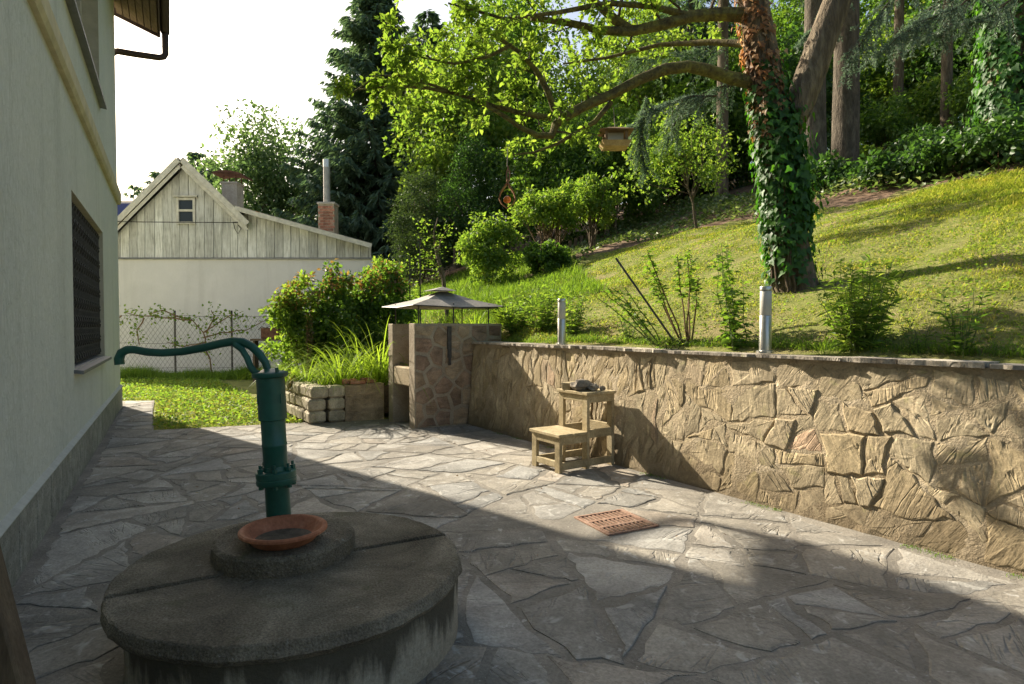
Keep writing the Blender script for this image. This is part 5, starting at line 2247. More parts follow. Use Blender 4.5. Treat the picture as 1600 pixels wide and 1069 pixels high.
# low blue spruce boughs hanging in from above
def bough(label, pts, Y, seed, ln=.55, dens=90, mat=None):
    path = [at(x, y, Y + (q[0] if q else 0)) for x, y, *q in pts]
    t = thing('spruce_bough', label, 'spruce bough', path[0], 'spruce boughs hanging from above the picture')
    rr = random.Random(seed)
    rs = np.random.RandomState(seed)
    mm = MB()
    mm.tube(path, [.02 * (1 - .8 * j / (len(path) - 1)) for j in range(len(path))], 6, False)
    P, D, N, L = [], [], [], []
    k = len(path) - 1
    for i in range(44):
        f = (i + rr.random()) / 44
        q = min(f, .999) * k
        a = path[int(q)].lerp(path[int(q) + 1], q - int(q))
        tdir = (path[int(q) + 1] - path[int(q)]).normalized()
        sd = Vector((rr.uniform(-1, 1), rr.uniform(-1, 1), rr.uniform(-.9, .1))).normalized()
        L_ = ln * rr.uniform(.5, 1.2) * (1.1 - .6 * f)
        b = a + (tdir * .7 + sd * .8).normalized() * L_
        mm.tube([a, (a + b) / 2 - Vector((0, 0, .03)), b - Vector((0, 0, .08))], [.006, .004, .002], 4, False)
        s = rs.uniform(.05, 1, dens)
        A, B = np.array(a), np.array(b)
        c = A + (B - A) * s[:, None]
        c[:, 2] -= .08 * s * s
        P.append(c)
        D.append(unit(B - A) * .6 + unit(rs.normal(0, 1, (dens, 3))) * .8)
        N.append(rs.normal(0, 1, (dens, 3)))
        L.append(.06 * rs.uniform(.7, 1.3, dens))
    mm.build('branch', M_TWIG, t, False, False)
    P, D, N, L = map(np.concatenate, (P, D, N, L))
    V, F = leaves(P, D, N, L, L * .20, DIAMOND, .0, .05)
    np_mesh('needles', V, F, mat or L_BLUE, t)


bough('blue-grey spruce bough reaching down beside the pale trunk at top', [(1440, -60), (1400, -10), (1360, 40), (1330, 95)], 9.5, 1, .6)
bough('blue-grey spruce bough hanging over the wood top right of centre', [(1520, -60), (1470, 0), (1420, 45), (1370, 85)], 9.8, 2, .7)
bough('pale-tipped spruce bough at top between pale trunk and ivy trunk', [(1560, -50), (1500, 10), (1450, 30), (1400, 60)], 9.2, 3, .6)
bough('spruce bough spreading left from the ivy trunk at top', [(1600, -20), (1550, 25), (1500, 40), (1450, 55)], 9.4, 4, .55)
bough('spruce bough at top just right of the fruit tree fork', [(1340, -60), (1310, 0), (1290, 30), (1260, 55)], 9.8, 5, .5)
bough('dark drooping spruce bough behind the long mossy limb', [(1150, 130), (1110, 140), (1070, 165), (1040, 220)], 11.5, 6, .8, 110, L_NEEDLE)
bough('blue-green spruce bough drooping beside the bird feeder', [(1120, 150), (1080, 150), (1030, 165), (985, 200)], 11.0, 7, .7, 110)
bough('dark spruce bough above the mossy limb left of trunk', [(1160, 60), (1110, 75), (1050, 85), (985, 95)], 11.5, 8, .9, 110, L_NEEDLE)
bough('dark hanging spruce twig right of the bird feeder', [(1010, 150), (1005, 190), (1000, 230), (1010, 265)], 11.0, 9, .5, 90, L_NEEDLE)

# ------------------------------------------------------------------ background trees
def gz_(px, Y):
    p = at(px, 500, Y)
    return Vector((p.x, Y, hz(p.x, Y)))


def hpx(py, Y):
    return at(800, py, Y).z


b = gz_(588, 31); spruce('spruce_tree', 'tall dark spruce rising behind the shed flue pipe', b, hpx(-20, 31) - b.z, 5.0, 31, 520, None, .02, .45, None, (0, 0), 2.3, None, .3, .62)
b = gz_(670, 35); spruce('spruce_tree', 'second dark spruce half hidden right of the tallest one', b, hpx(20, 35) - b.z, 3.9, 32, 340, None, .03, .5, None, (0, 0), 1.5, None, .3, .62)
b = gz_(312, 46); spruce('spruce_tree', 'distant bluish conifer top just behind the shed ridge', b, hpx(238, 46) - b.z, 3.4, 33, 260, None, .1, .5, None, (0, 0), 1.4, None, .3, .42)
b = gz_(255, 52); spruce('spruce_tree', 'low far conifer top left of the shed ridge', b, hpx(268, 52) - b.z, 4.0, 34, 200, None, .1, .6, None, (0, 0), 1.2, None, .3, .5)
b = gz_(212, 55); spruce('spruce_tree', 'tiny far conifer top above the solar roof', b, hpx(288, 55) - b.z, 2.4, 35, 130, None, .1, .6, None, (0, 0), 1.2, None, .3, .5)
for q, (px, Y, top, r_, lab) in enumerate(((815, 38, 10, 3.6, 'tall dark spruce behind the light green tree'), (1075, 25, -120, 3.2, 'big dark spruce behind the bird feeder'))):
    b = gz_(px, Y)
    spruce('spruce_tree', lab, b, hpx(top, Y) - b.z, r_, 60 + q, 240, None, .04, .45, None, (0, 0), 1.1, None, .3, .6)

b = gz_(415, 34)
leafy('broadleaf_tree', 'airy light green tree behind the shed chimney', 'tree', b, 10, (0, 0, 8.0), (3.0, 2.6, 6.2), 150, 95, .26, L_GREY, 101, None, 1, .16, M_BARK, .30, .6, 26)
b = gz_(480, 38)
leafy('broadleaf_tree', 'drooping grey-green tree between shed chimney and flue pipe', 'tree', b, 9, (0, 0, 6.0), (2.6, 2.2, 5.4), 110, 95, .26, L_GREY, 102, None, 1, .15, M_BARK, .32, .6, 18)
b = gz_(715, 25)
leafy('broadleaf_tree', 'bright green broadleaf tree right of the tall spruce', 'tree', b, 9, (.1, 0, 5.6), (2.5, 2.3, 4.2), 150, 100, .20, L_LIGHT, 103, None, 1, .16, M_BARK, .27, .6, 24)
b = gz_(790, 29)
leafy('broadleaf_tree', 'tall leafy tree with sky gaps behind the fruit tree limbs', 'tree', b, 11, (0, 0, 7.4), (2.8, 2.6, 5.0), 130, 95, .22, L_MID, 104, None, 1, .16, M_BARK, .28, .6, 24)
b = gz_(655, 21.5)
leafy('yew_shrub', 'dark upright yew behind the leaning bare stem', 'shrub', b, 3, (0, 0, 1.9), (.95, .95, 2.2), 120, 110, .12, L_YEW, 105, None, 5, .05, M_BARK, .28, .35, 10, 3.0)
b = gz_(748, 22)
leafy('yew_shrub', 'broad dark yew behind the teardrop ornament', 'shrub', b, 4, (0, 0, 2.1), (1.5, 1.4, 2.3), 160, 110, .12, L_DARK, 106, None, 6, .06, M_BARK, .25, .4, 10, 3.0)
b = gz_(860, 21)
leafy('broadleaf_shrub', 'deep green shrub in the gap left of the bird feeder', 'shrub', b, 4, (0, 0, 2.2), (1.7, 1.5, 2.4), 130, 110, .15, L_MID, 107, None, 6, .05, M_BARK, .27, .55, 10, 2.6)
b = gz_(955, 20)
leafy('broadleaf_shrub', 'mid green shrub below the bird feeder', 'shrub', b, 4, (0, 0, 1.9), (1.7, 1.5, 2.2), 130, 110, .14, L_MID, 108, None, 6, .05, M_BARK, .27, .55, 10, 2.6)
bgl = [(1010, 24, 6.5, 2.4, L_LIGHT, 'leafy light green tree behind the bird feeder'), (1120, 23, 5.5, 2.2, L_MID, 'leafy tree in the shade just left of the ivy trunk'),
       (1395, 25, 4.6, 2.3, L_LIGHT, 'sunlit yellow-green thicket glowing between the wood trunks'), (1460, 27, 5.0, 2.6, L_LIGHT, 'bright thicket at the back of the wood right of centre'),
       (1540, 22, 5.0, 2.5, L_DARK, 'dark leafy thicket left of the ivy-smothered trunk'), (1240, 24, 5.0, 2.3, L_DARK, 'dark leafy thicket behind the fruit tree fork'),
       (1330, 27, 5.0, 2.4, L_MID, 'mid green thicket behind the pale trunk'), (1630, 20, 5.5, 2.6, L_DARK, 'dark thicket beyond the right picture edge')]
for q, (px, Y, h_, r_, mt, lab) in enumerate(bgl):
    b = gz_(px, Y)
    leafy('woodland_tree', lab, 'tree', b, h_, (0, 0, h_ * .52), (r_, r_, h_ * .56), 130, 85, .19, mt, 130 + q, 'broadleaf thicket of the wood', 1, .10, M_BARK, .30, .6, 20, 2.0, -.9)
for q, (px, Y, h_, r_, mt, lab) in enumerate(((1180, 36, 9, 3.2, L_LIGHT, 'far sunlit tree seen through the wood behind the fruit tree'), (1350, 38, 9, 3.4, L_LIGHT, 'far sunlit tree seen between the wood trunks'), (1500, 36, 9, 3.4, L_LIGHT, 'far sunlit tree right in the background of the wood'), (1640, 34, 10, 3.4, L_MID, 'far tree at the right edge behind the ivy trunk'),
                                              (1420, 33, 13, 3.2, L_MID, 'tall far tree filling the top of the wood'), (1260, 32, 13, 3.0, L_MID, 'tall far tree above the fruit tree fork'), (1020, 34, 12, 3.4, L_LIGHT, 'tall far sunlit tree above the bird feeder'), (900, 36, 10, 3.2, L_LIGHT, 'far sunlit tree behind the long mossy limb'))):
    b = gz_(px, Y)
    leafy('woodland_tree', lab, 'tree', b, h_, (0, 0, h_ * .58), (r_, r_, h_ * .5), 130, 90, .24, mt, 160 + q, 'broadleaf thicket of the wood', 1, .12, M_BARK, .30, .6, 20, 2.0, -.9)

# ------------------------------------------------------------------ shrubs on the slope
def sh(px, py, Y=None):
    return on_hill(px, py, 8.5 if Y is None else Y)


b = gz_(765, 15.5)
leafy('garden_shrub', 'fresh green rounded shrub left of the many-stemmed bush', 'shrub', b, 2, (0, 0, .85), (.78, .65, 1.05), 70, 85, .095, L_LIGHT, 201, None, 8, .018, M_CANE, .27, .6, 8, 2.4)
b = gz_(860, 16.2)
leafy('garden_shrub', 'many-stemmed pruned bush with brown stems and leafy top', 'shrub', b, 2, (0, 0, 1.45), (1.0, .7, .62), 64, 75, .10, L_LIGHT, 202, None, 26, .026, M_CANE, .27, .6, 26, 2.2)
b = gz_(925, 16.5)
leafy('garden_shrub', 'slim leafy bush right of the many-stemmed bush', 'shrub', b, 2, (0, 0, 1.3), (.55, .5, .9), 46, 75, .10, L_LIGHT, 203, None, 9, .03, M_BARK, .3, .6, 9, 2.2)
b = gz_(855, 14.8)
leafy('garden_shrub', 'low dark leafy shrub at the foot of the many-stemmed bush', 'shrub', b, 1, (0, 0, .4), (.5, .45, .42), 50, 110, .085, L_MID, 204, None, 6, .012, M_CANE, .3, .6, 6, 2.4)
b = gz_(1090, 14.5)
leafy('young_tree', 'small young tree with yellow-green leaves on the bank', 'tree', b, 2.4, (-.55, 0, 1.75), (1.5, 1.0, 1.15), 120, 30, .10, L_LIGHT, 205, None, 1, .035, M_BARK, .22, .6, 30, 1.3)
b = gz_(600, 13.2)
leafy('garden_shrub', 'tall yellow-green shrub behind the barbecue canopy', 'shrub', b, 2.2, (.05, 0, 1.55), (.75, .6, 1.15), 80, 90, .075, L_LIGHT, 206, None, 12, .014, M_CANE, .25, .6, 12, 2.0)
# planter shrubs with red shoots
for q, (px, Y, cz, rx, rz, lab) in enumerate(((470, 11.4, 1.15, .50, .95, 'leafy green shrub nearest the shed wall in the flower bed'), (540, 11.2, 1.2, .55, .95, 'dense green shrub with reddish tips above the daylilies'), (598, 11.6, 1.3, .48, .95, 'bushy green shrub with reddish tips beside the barbecue'))):
    b = gz_(px, Y)
    b.z = .2
    leafy('flower_bed_shrub', lab, 'shrub', b, 2, (0, 0, cz), (rx * 1.05, .5, rz * 1.1), 95, 62, .085, L_LIGHT if q == 0 else L_MID, 210 + q, None, 14, .012, M_CANE, .28, .6, 14, 2.6, -.85, .8, OVAL, (L_RED, 14, 26))
# leaning, sparsely leaved stem behind the canopy
b = at(700, 448, 12.5); b.z = hz(b.x, b.y)
ls = thing('leaning_sapling', 'leaning thin brown sapling with few leaves behind the canopy', 'sapling', b)
rl2 = random.Random(91)
m = MB()
pth = [b, at(692, 430, 12.5), at(682, 395, 12.5), at(678, 365, 12.5), at(684, 340, 12.5)]
m.tube(pth, [.05, .045, .035, .02, .008], 7, False)
LPs, LDs = [], []
for a_, e_ in (((692, 430), (655, 375)), ((685, 405), (640, 405)), ((682, 395), (700, 350)), ((680, 380), (660, 345)), ((690, 425), (645, 420))):
    p2 = bent(at(a_[0], a_[1], 12.5), at(e_[0], e_[1], 12.4), 5, rl2, 0, .05)
    m.tube(p2, [.02, .016, .012, .009, .006, .003], 5, False)
    for p in p2[1:]:
        for _ in range(14):
            LPs.append(tuple(p + Vector((rl2.gauss(0, .09), rl2.gauss(0, .09), rl2.gauss(0, .09)))))
            LDs.append((rl2.gauss(0, 1), rl2.gauss(0, 1), rl2.gauss(0, .6)))
m.build('stems', M_BARK, ls, True, False)
LPs = np.array(LPs)
V, F = leaves(LPs, np.array(LDs), np.random.RandomState(3).normal(0, .6, LPs.shape) + [0, 0, 1], .07, .04, DIAMOND)
np_mesh('foliage', V, F, L_LIGHT, ls)
# two thin rusted plant poles behind the shrubs
for k_, (px, y0, y1, lab) in enumerate(((657, 380, 470, 'thin dark plant pole left of the leaning sapling'), (641, 400, 470, 'shorter thin plant pole beside the leafy shrub'))):
    m = MB()
    p0 = at(px, y1, 11.8); p1 = at(px - 1, y0, 11.8)
    p0.z = hz(p0.x, p0.y) - .1
    m.tube([p0, p1], .014, 6)
    tag(m.build('plant_pole', M_IRON), lab, 'pole', None, 'thing')
# little picket edging up the bank
pe = thing('picket_edging', 'tiny brown picket edging on the bank behind the bushes', 'fence', on_hill(905, 388, 10))
for i in range(9):
    p = on_hill(890 + i * 9, 392 - i * 4.5, 10)
    m = MB()
    m.box(p + Vector((0, 0, .13)), (.09, .03, .34), Matrix.Rotation(.15, 3, 'Y'))
    m.build('picket', M_PLANK, pe)

# ------------------------------------------------------------------ perennials and roses along the wall top
def wl(px, t):
    """ground point a little behind the wall, seen in photograph column px"""
    best = min((abs(pixel([ST(q * .02, t, CAPZ)])[0][0] - px), q * .02) for q in range(-40, 420))[1]
    p = ST(best, t, 0)
    p.z = hz(p.x, p.y)
    return p


stalks('perennial', 'bushy pale green perennial left behind the far bollard lamp', 'plant', wl(848, .75), 40, .66, .42, .10, .45, .028, L_LIGHT, 301, .004, None, .1, .4)
stalks('perennial', 'bushy green perennial right behind the far bollard lamp', 'plant', wl(893, .6), 30, .55, .28, .095, .45, .028, L_LIGHT, 302, .004, None, .1, .4)
stalks('perennial', 'leafy perennial beside the barbecue top', 'plant', wl(800, .7), 34, .55, .36, .14, .28, .035, L_LIGHT, 303, .004, None, .05, .5)
stalks('rose_bush', 'rose bush with several brown canes in the middle of the border', 'rose bush', wl(1075, .45), 7, .95, .40, .066, .8, .034, L_ROSE, 304, .010, M_CANE, .5, .2, None, OVAL, (-.12, 0), 3, .15)
stalks('rose_bush', 'rose bush with long canes arching left', 'rose bush', wl(1032, .4), 6, .66, .20, .064, .8, .045, L_ROSE, 305, .008, M_STEM, .28, .2, None, OVAL, (-.52, .12), 3, .15)
stalks('perennial', 'low leafy clump under the arching rose canes', 'plant', wl(985, .45), 18, .34, .16, .055, .5, .03, L_LIGHT, 306, .003)
stalks('perennial', 'low grassy tuft right of the arching rose canes', 'plant', wl(1045, .25), 30, .13, .3, .06, .3, .025, L_LIGHT, 316, .003)
stalks('rose_bush', 'tall leafy stems just left of the near bollard lamp', 'rose bush', wl(1150, .35), 9, .92, .24, .068, .72, .032, L_ROSE, 307, .005, M_STEM, .03, .3, None, OVAL, (-.06, .1), 3, .5)
stalks('perennial', 'big bushy willow-leaved perennial right of the near bollard lamp', 'plant', wl(1338, .42), 40, .66, .32, .135, .22, .022, L_LIGHT, 308, .004, None, .05, .35)
stalks('perennial', 'sparse willow-leaved stems at the right end of the border', 'plant', wl(1500, .35), 9, .42, .17, .11, .22, .028, L_MID, 309, .004, None, .15, .5)
stalks('perennial', 'small leafy seedling between willow-leaved plants', 'plant', wl(1440, .40), 9, .22, .14, .08, .18, .03, L_MID, 310, .003)
lily('long-leaved grass clump at the foot of the willow-leaved perennial', wl(1290, .3), 26, .26, 311, L_TALLG, 'grass_clump', 'grass clump', .009, .06, .9)
stalks('rose_shoot', 'single leafy shoot right of the fruit tree foot', 'plant', on_hill(1255, 440, 5.5) + Vector((.12, -.05, 0)), 2, .52, .10, .05, .6, .12, L_ROSE, 312, .004, M_CANE, .8, .2, None, OVAL, (.22, 0), 3, .1)
m = MB()
m.tube([wl(1062, .42) - Vector((0, 0, .06)), wl(1062, .42) + Vector((-.60, .20, .86))], .011, 8)
tag(m.build('garden_stake', M_IRON), 'thin dark garden stake leaning left between the roses', 'stake', None, 'thing')

# ------------------------------------------------------------------ planter plants
LB = [((452, 585), 9.9, .46, 30, 'pale daylily clump at the left corner of the planter'), ((478, 583), 9.7, .55, 36, 'arching daylily clump second from the planter corner'),
      ((508, 590), 9.35, .50, 30, 'small daylily clump behind the planter corner blocks'), ((533, 595), 9.25, .66, 46, 'large arching daylily clump behind the low wall'),
      ((566, 590), 9.6, .62, 40, 'daylily clump behind the loose bricks'), ((592, 585), 9.55, .78, 46, 'tall daylily clump right beside the barbecue'),
      ((560, 560), 10.3, .75, 36, 'daylily clump at the back of the planter')]
for q, ((px, py), Y, h_, n_, lab) in enumerate(LB):
    p = at(px, py, Y)
    p.z = .46
    lily(lab, p, int(n_ * 2.4), h_ * (1.35 if q < 3 else 1.75), 400 + q, None, 'daylily', 'plant', .030, .10, .62, 'daylilies in the planter')
for q, (px, Y, h_, lab) in enumerate(((625, 10.5, .55, 'daylily clump showing below the left canopy edge'), (690, 10.3, .50, 'daylily clump showing under the middle of the canopy'), (745, 10.2, .50, 'daylily clump showing under the right canopy edge'), (795, 9.6, .45, 'daylily clump right of the barbecue top'))):
    p = at(px, 505, Y)
    p.z = max(hz(p.x, p.y), 1.15)
    lily(lab, p, 80, h_ * 1.25, 420 + q, None, 'daylily', 'plant', .030, .16, .8, 'daylilies behind the barbecue')
stalks('dry_flower', 'pale dry seed heads at the back of the planter', 'plant', at(482, 560, 10.6) * 1 - Vector((0, 0, .4)), 9, 1.25, .14, .05, .5, .09, L_DRY, 430, .004, M_CANE, .45, .3)
stalks('dry_flower', 'rusty brown low herb at the planter corner', 'plant', Vector((at(455, 590, 9.6).x, 9.6, .46)), 22, .24, .2, .05, .5, .04, L_RED, 431, .003)
stalks('perennial', 'low pale herb spilling over the planter blocks', 'plant', Vector((at(492, 597, 9.15).x, 9.15, .47)), 26, .14, .2, .05, .4, .03, L_LIGHT, 432, .003)

# climbing vine on the fence
vn = thing('vine', 'gnarled half-bare climbing vine along the chain-link fence', 'vine', at(325, 560, FY - .08))
rv = random.Random(55)
m = MB()
LPv = []
for pts in (((335, 590), (322, 548), (318, 520), (300, 500), (290, 498)), ((318, 520), (340, 505), (362, 492), (380, 495)), ((318, 528), (345, 520), (385, 516), (420, 498)), ((300, 500), (260, 497), (225, 494), (195, 488)), ((290, 498), (255, 485), (235, 490)), ((225, 497), (214, 515), (218, 540)), ((322, 520), (335, 495), (330, 485)), ((318, 535), (285, 542), (262, 535)), ((190, 493), (182, 500))):
    w_ = []
    for a_, e_ in zip(pts[:-1], pts[1:]):
        w_ += bent(at(a_[0], a_[1], FY - .08), at(e_[0], e_[1], FY - .08), 3, rv, 0, .05)[:-1]
    w_.append(at(pts[-1][0], pts[-1][1], FY - .08))
    k_ = len(w_)
    m.tube(w_, [.022 - .014 * j / k_ for j in range(k_)], 5, False)
    for p in w_[2:]:
        for _ in range(9):
            LPv.append(tuple(p + Vector((rv.gauss(0, .13), rv.gauss(0, .05), rv.gauss(.02, .09)))))
m.build('stem', M_CANE, vn, True, False)
LPv = np.array(LPv)
V, F = leaves(LPv, np.random.RandomState(8).normal(0, 1, LPv.shape), np.random.RandomState(9).normal(0, .6, LPv.shape) + [0, -.5, .6], .085, .06, OVAL)
np_mesh('foliage', V, F, L_LIGHT, vn)

# ------------------------------------------------------------------ ground cover, lawns, tall grass (uncountable)
def stuff(name, label, cat, V, F, mat):
    return tag(np_mesh(name, V, F, mat), label, cat, None, 'stuff')


rs = np.random.RandomState(500)
# lawn on the slope
N0 = 900000
x = rs.uniform(-3.5, 11.5, N0)
y = rs.uniform(2.2, 17.5, N0)
t_ = WN[0] * (x - W0[0]) + WN[1] * (y - W0[1])
ok = (t_ > .32) & (beyond_lawn(x, y) + .35 * np.sin(x * 2.3) + .35 * np.sin(y * 2.7 + x) < -.1) & (x > -1.6 - .33 * (y - 8.3) + .7)
x, y, t_ = x[ok], y[ok], t_[ok]
z = hill(x, y)
u, v, dep = pixel(np.stack([x, y, z], 1))
ok = (u > -30) & (u < 1660) & (v > 150) & (v < 640) & (rs.uniform(0, 1, len(x)) < np.clip(9.0 / dep, .25, 1) ** 1.3)
x, y, z, t_, dep = x[ok], y[ok], z[ok], t_[ok], dep[ok]
pat = .5 + .5 * np.sin(x * 1.7 + 2 * np.sin(y * .9)) * np.cos(y * 1.5 + x * .6)
fine = .5 + .5 * np.sin(x * 6.1 + 1.3 * np.sin(y * 5)) * np.cos(y * 7.3)
tall = sstep(4.6, 7.0, x - .25 * (y - 6)) * sstep(2.0, 3.2, t_)
keep = rs.uniform(0, 1, len(x)) < .30 + .55 * pat * fine + .5 * tall
x, y, z, pat, fine, tall, dep = (q[keep] for q in (x, y, z, pat, fine, tall, dep))
n = min(len(x), 330000)
x, y, z, pat, fine, tall, dep = (q[:n] for q in (x, y, z, pat, fine, tall, dep))
P = np.stack([x, y, z - .004], 1)
D = rs.normal(0, .55, (n, 3)) + [0, 0, 1.0]
L = (.022 + .035 * pat * fine + .02 * rs.uniform(0, 1, n)) * (1 + 2.6 * tall * rs.uniform(.2, 1, n))
V, F = blades(P, D, L, .0045 + .0009 * dep, rs.uniform(.2, .9, n), 2, 501)
stuff('lawn_grass', 'short sunlit lawn grass covering the slope above the wall', 'grass', V, F, L_GRASS)
print('slope blades', n)
# clover-like broad leaves
n = 26000
x = rs.uniform(-1.5, 9, n); y = rs.uniform(3, 15, n)
t_ = WN[0] * (x - W0[0]) + WN[1] * (y - W0[1])
ok = (t_ > .34) & (beyond_lawn(x, y) < -.3)
x, y = x[ok], y[ok]
P = np.stack([x, y, hill(x, y) + .012], 1)
V, F = leaves(P, rs.normal(0, 1, P.shape) * [1, 1, .35], rs.normal(0, .35, P.shape) + [0, 0, 1], .032, .026, OVAL)
stuff('lawn_weeds', 'small broad weeds sprinkled through the slope lawn', 'weeds', V, F, L_LIGHT)

# flat lawn by the fence
n = 260000
x = rs.uniform(-12.5, -1.5, n); y = rs.uniform(8.1, 17.2, n)
edge = 8.18 + (x + 4.84) * .357
ok = (y > edge + .02 * rs.normal(0, 1, n)) & ((x + 4.88) * .864 + (y - 8.3) * .504 > .02 * rs.normal(0, 1, n) - .0) & (WN[0] * (x - W0[0]) + WN[1] * (y - W0[1]) < -1.93) | ((y > 11.45) & (x < -4.0))
ok &= (WN[0] * (x - W0[0]) + WN[1] * (y - W0[1]) < -1.93) & ((x - HC_.x) * HP.x + (y - HC_.y) * HP.y > -6)
x, y = x[ok], y[ok]
u, v, dep = pixel(np.stack([x, y, 0 * x], 1))
ok = (u > 170) & (u < 700)
x, y, dep = x[ok], y[ok], dep[ok]
n = len(x)
fine = .5 + .5 * np.sin(x * 5.1 + 1.3 * np.sin(y * 4)) * np.cos(y * 6.3)
P = np.stack([x, y, np.full(n, -.024)], 1)
V, F = blades(P, rs.normal(0, .55, (n, 3)) + [0, 0, 1], .03 + .05 * fine * rs.uniform(.3, 1, n), .006 + .0008 * dep, rs.uniform(.2, .9, n), 2, 502)
stuff('front_lawn', 'flat lawn between patio and chain-link fence', 'grass', V, F, L_GRASS)
n = 5200
x2 = rs.choice(x, n); y2 = rs.choice(len(x), n); x2 = x[y2]; y2 = y[y2]
P = np.stack([x2, y2, rs.uniform(.0, .05, n)], 1)
V, F = leaves(P, rs.normal(0, 1, P.shape) * [1, 1, .4] + [0, 0, .3], rs.normal(0, .4, P.shape) + [0, 0, 1], .06, .035, OVAL)
stuff('dandelion_leaves', 'broad dandelion leaves in the flat lawn', 'weeds', V, F, L_LIGHT)
# tall grass at the foot of the fence
n = 9000
x = rs.uniform(at(178, 500, 16.6).x, at(445, 500, 16.6).x, n)
y = 16.5 + rs.normal(0, .22, n)
P = np.stack([x, y, np.full(n, -.02)], 1)
hgt_ = .25 + .35 * (.5 + .5 * np.sin(x * 2.9) * np.cos(x * 1.3))
V, F = blades(P, rs.normal(0, .25, (n, 3)) + [0, 0, 1], hgt_ * rs.uniform(.5, 1.1, n), np.full(n, .014), rs.uniform(.2, 1.0, n), 3, 503)
stuff('tall_grass', 'tall uncut grass along the foot of the fence', 'grass', V, F, L_TALLG)
# rough grass behind the barbecue and on the far bank
n = 30000
x = rs.uniform(-3.4, 1.5, n); y = rs.uniform(9.6, 22, n)
ok = (hill(x, y) > .35) & (WN[0] * (x - W0[0]) + WN[1] * (y - W0[1]) > .9)
x, y = x[ok], y[ok]
n = len(x)
P = np.stack([x, y, hill(x, y)], 1)
V, F = blades(P, rs.normal(0, .3, (n, 3)) + [0, 0, 1], rs.uniform(.12, .4, n), np.full(n, .016), rs.uniform(.3, 1.0, n), 3, 504)
stuff('rough_grass', 'long rough grass on the bank behind the barbecue', 'grass', V, F, L_TALLG)
# ground cover along the upper edge of the lawn
n = 46000
x = rs.uniform(-.5, 14, n); y = rs.uniform(4, 24, n)
bl = beyond_lawn(x, y)
cov = .5 + .5 * np.sin(x * 1.9 + y) * np.cos(y * 1.4 - x * .7)
ok = (bl > .5 + .5 * np.sin(x * 3)) & (bl < 7.5) & (rs.uniform(0, 1, n) < np.where(x > 5.2, .25 + .75 * cov,   .45 + .5 * cov * (bl > 1.0)))
x, y, bl, cov = x[ok], y[ok], bl[ok], cov[ok]
n = len(x)
hh = np.where(x > 5.2, .42, .16) * cov * rs.uniform(.05, 1, n)
P = np.stack([x, y, hill(x, y) + .02 + hh], 1)
V, F = leaves(P, rs.normal(0, 1, (n, 3)) * [1, 1, .5], rs.normal(0, .5, (n, 3)) + [0, -.2, 1], .115 * rs.uniform(.6, 1.3, n), .095, IVYSHAPE)
stuff('ground_cover', 'ivy and bramble ground cover along the upper edge of the lawn', 'ground cover', V, F, L_COVER)
for q, (px, py, h_, r_, mt, lab) in enumerate(((1290, 300, .55, .75, L_DARK, 'dark leafy bramble clump at the foot of the bare trunk'), (1400, 285, .4, .8, L_DARK, 'leafy bramble clump on the bank right of the pale trunk'),
                                             (1490, 275, .55, .8, L_DARK, 'leafy bramble clump on the bank near the ivy trunk'), (1560, 262, .8, .8, L_DARK, 'leafy clump below the ivy-smothered trunk'), (1350, 262, .45, .7, L_LIGHT, 'pale leafy clump in front of the pale trunk'),
                                             (1450, 240, .5, .8, L_DARK, 'dark low clump further up the bank'), (1590, 225, .8, .9, L_DARK, 'leafy clump on the bank at the right edge'))):
    b = on_hill(px, py, 7)
    leafy('bramble', lab, 'shrub', b, h_, (0, 0, h_ * .5), (r_, r_, h_ * .75), 40, 42, .11, mt, 520 + q, 'brambles along the wood edge', 7, .008, M_CANE, .4, .7, 7, 2.2, -.5, .8, OVAL)

for q, (px, Y, h_, r_, mt, lab) in enumerate(((1372, 19.5, 1.7, 1.1, L_MID, 'low undergrowth in the wood between the pale trunk and slender trunk'), (1440, 20.5, 1.9, 1.2, L_LIGHT, 'sunlit low undergrowth between the two slender wood trunks'), (1255, 19, 1.8, 1.0, L_DARK, 'low dark undergrowth behind the fruit tree trunk'), (1520, 18.5, 2.0, 1.2, L_MID, 'low undergrowth left of the ivy-smothered trunk'))):
    b = gz_(px, Y)
    leafy('undergrowth_shrub', lab, 'shrub', b, h_, (0, 0, h_ * .5), (r_, r_, h_ * .55), 60, 60, .13, mt, 560 + q, 'undergrowth in the wood', 7, .012, M_CANE, .3, .65, 7, 2.0, -.8)
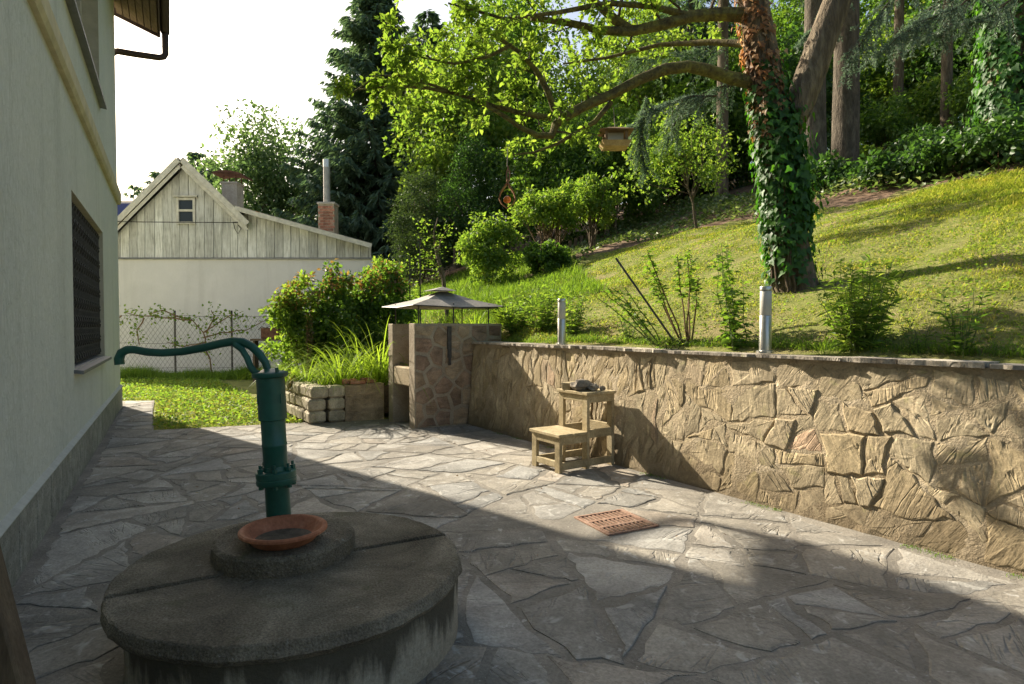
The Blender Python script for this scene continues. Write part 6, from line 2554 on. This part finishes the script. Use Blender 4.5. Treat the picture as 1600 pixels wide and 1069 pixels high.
# dry leaves and crumbs on the patio
n = 260
x = rs.uniform(-4.5, 4.0, n); y = rs.uniform(1.6, 8.4, n)
tt = WN[0] * (x - W0[0]) + WN[1] * (y - W0[1])
near = rs.uniform(0, 1, n) < np.where(tt > -.5, 1.0, .28)
ok = (tt < -.10) & near & ((x - HC_.x) * HP.x + (y - HC_.y) * HP.y > .1) & (np.hypot(x - WELL.x, y - WELL.y) > .8)
x, y = x[ok], y[ok]
n = len(x)
P = np.stack([x, y, np.full(n, .017)], 1)
V, F = leaves(P, rs.normal(0, 1, (n, 3)) * [1, 1, .1], rs.normal(0, .3, (n, 3)) + [0, 0, 1], rs.uniform(.012, .035, n), rs.uniform(.01, .02, n), OVAL, .3, -.1)
stuff('fallen_leaves', 'tiny dry leaves scattered on the patio paving', 'dry leaves', V, F, L_DRY)
# moss and weeds in the joints at the foot of the wall
n = 2600
s_ = rs.uniform(-.6, 6.5, n)
w_ = np.abs(rs.normal(0, .035, n)) + .062
g_ = (np.sin(s_ * 5.1) + np.sin(s_ * 11.3 + 1) > .55)
s_, w_ = s_[g_], w_[g_]
n = len(s_)
P = np.stack([W0[0] + WD[0] * s_ - WN[0] * w_, W0[1] + WD[1] * s_ - WN[1] * w_, np.full(n, .002)], 1)
V, F = blades(P, rs.normal(0, .6, (n, 3)) + [0, 0, 1], rs.uniform(.01, .035, n), np.full(n, .006), rs.uniform(.2, .9, n), 2, 505)
stuff('joint_weeds', 'moss and weeds along the foot of the stone wall', 'weeds', V, F, L_TALLG)
n = 5200
s_ = rs.uniform(-.6, 8.0, n)
t_ = .33 + np.abs(rs.normal(0, .09, n))
cl = .5 + .5 * np.sin(s_ * 3.1) * np.sin(s_ * 7.7 + 1)
P = np.stack([W0[0] + WD[0] * s_ + WN[0] * t_, W0[1] + WD[1] * s_ + WN[1] * t_, 0 * s_], 1)
P[:, 2] = hill(P[:, 0], P[:, 1])
V, F = blades(P, rs.normal(0, .35, (n, 3)) + [0, 0, 1], (.05 + .12 * cl) * rs.uniform(.5, 1.1, n), np.full(n, .007), rs.uniform(.3, 1.1, n), 3, 506)
stuff('wall_top_grass', 'ragged grass fringe growing along the top of the stone wall', 'grass', V, F, L_TALLG)
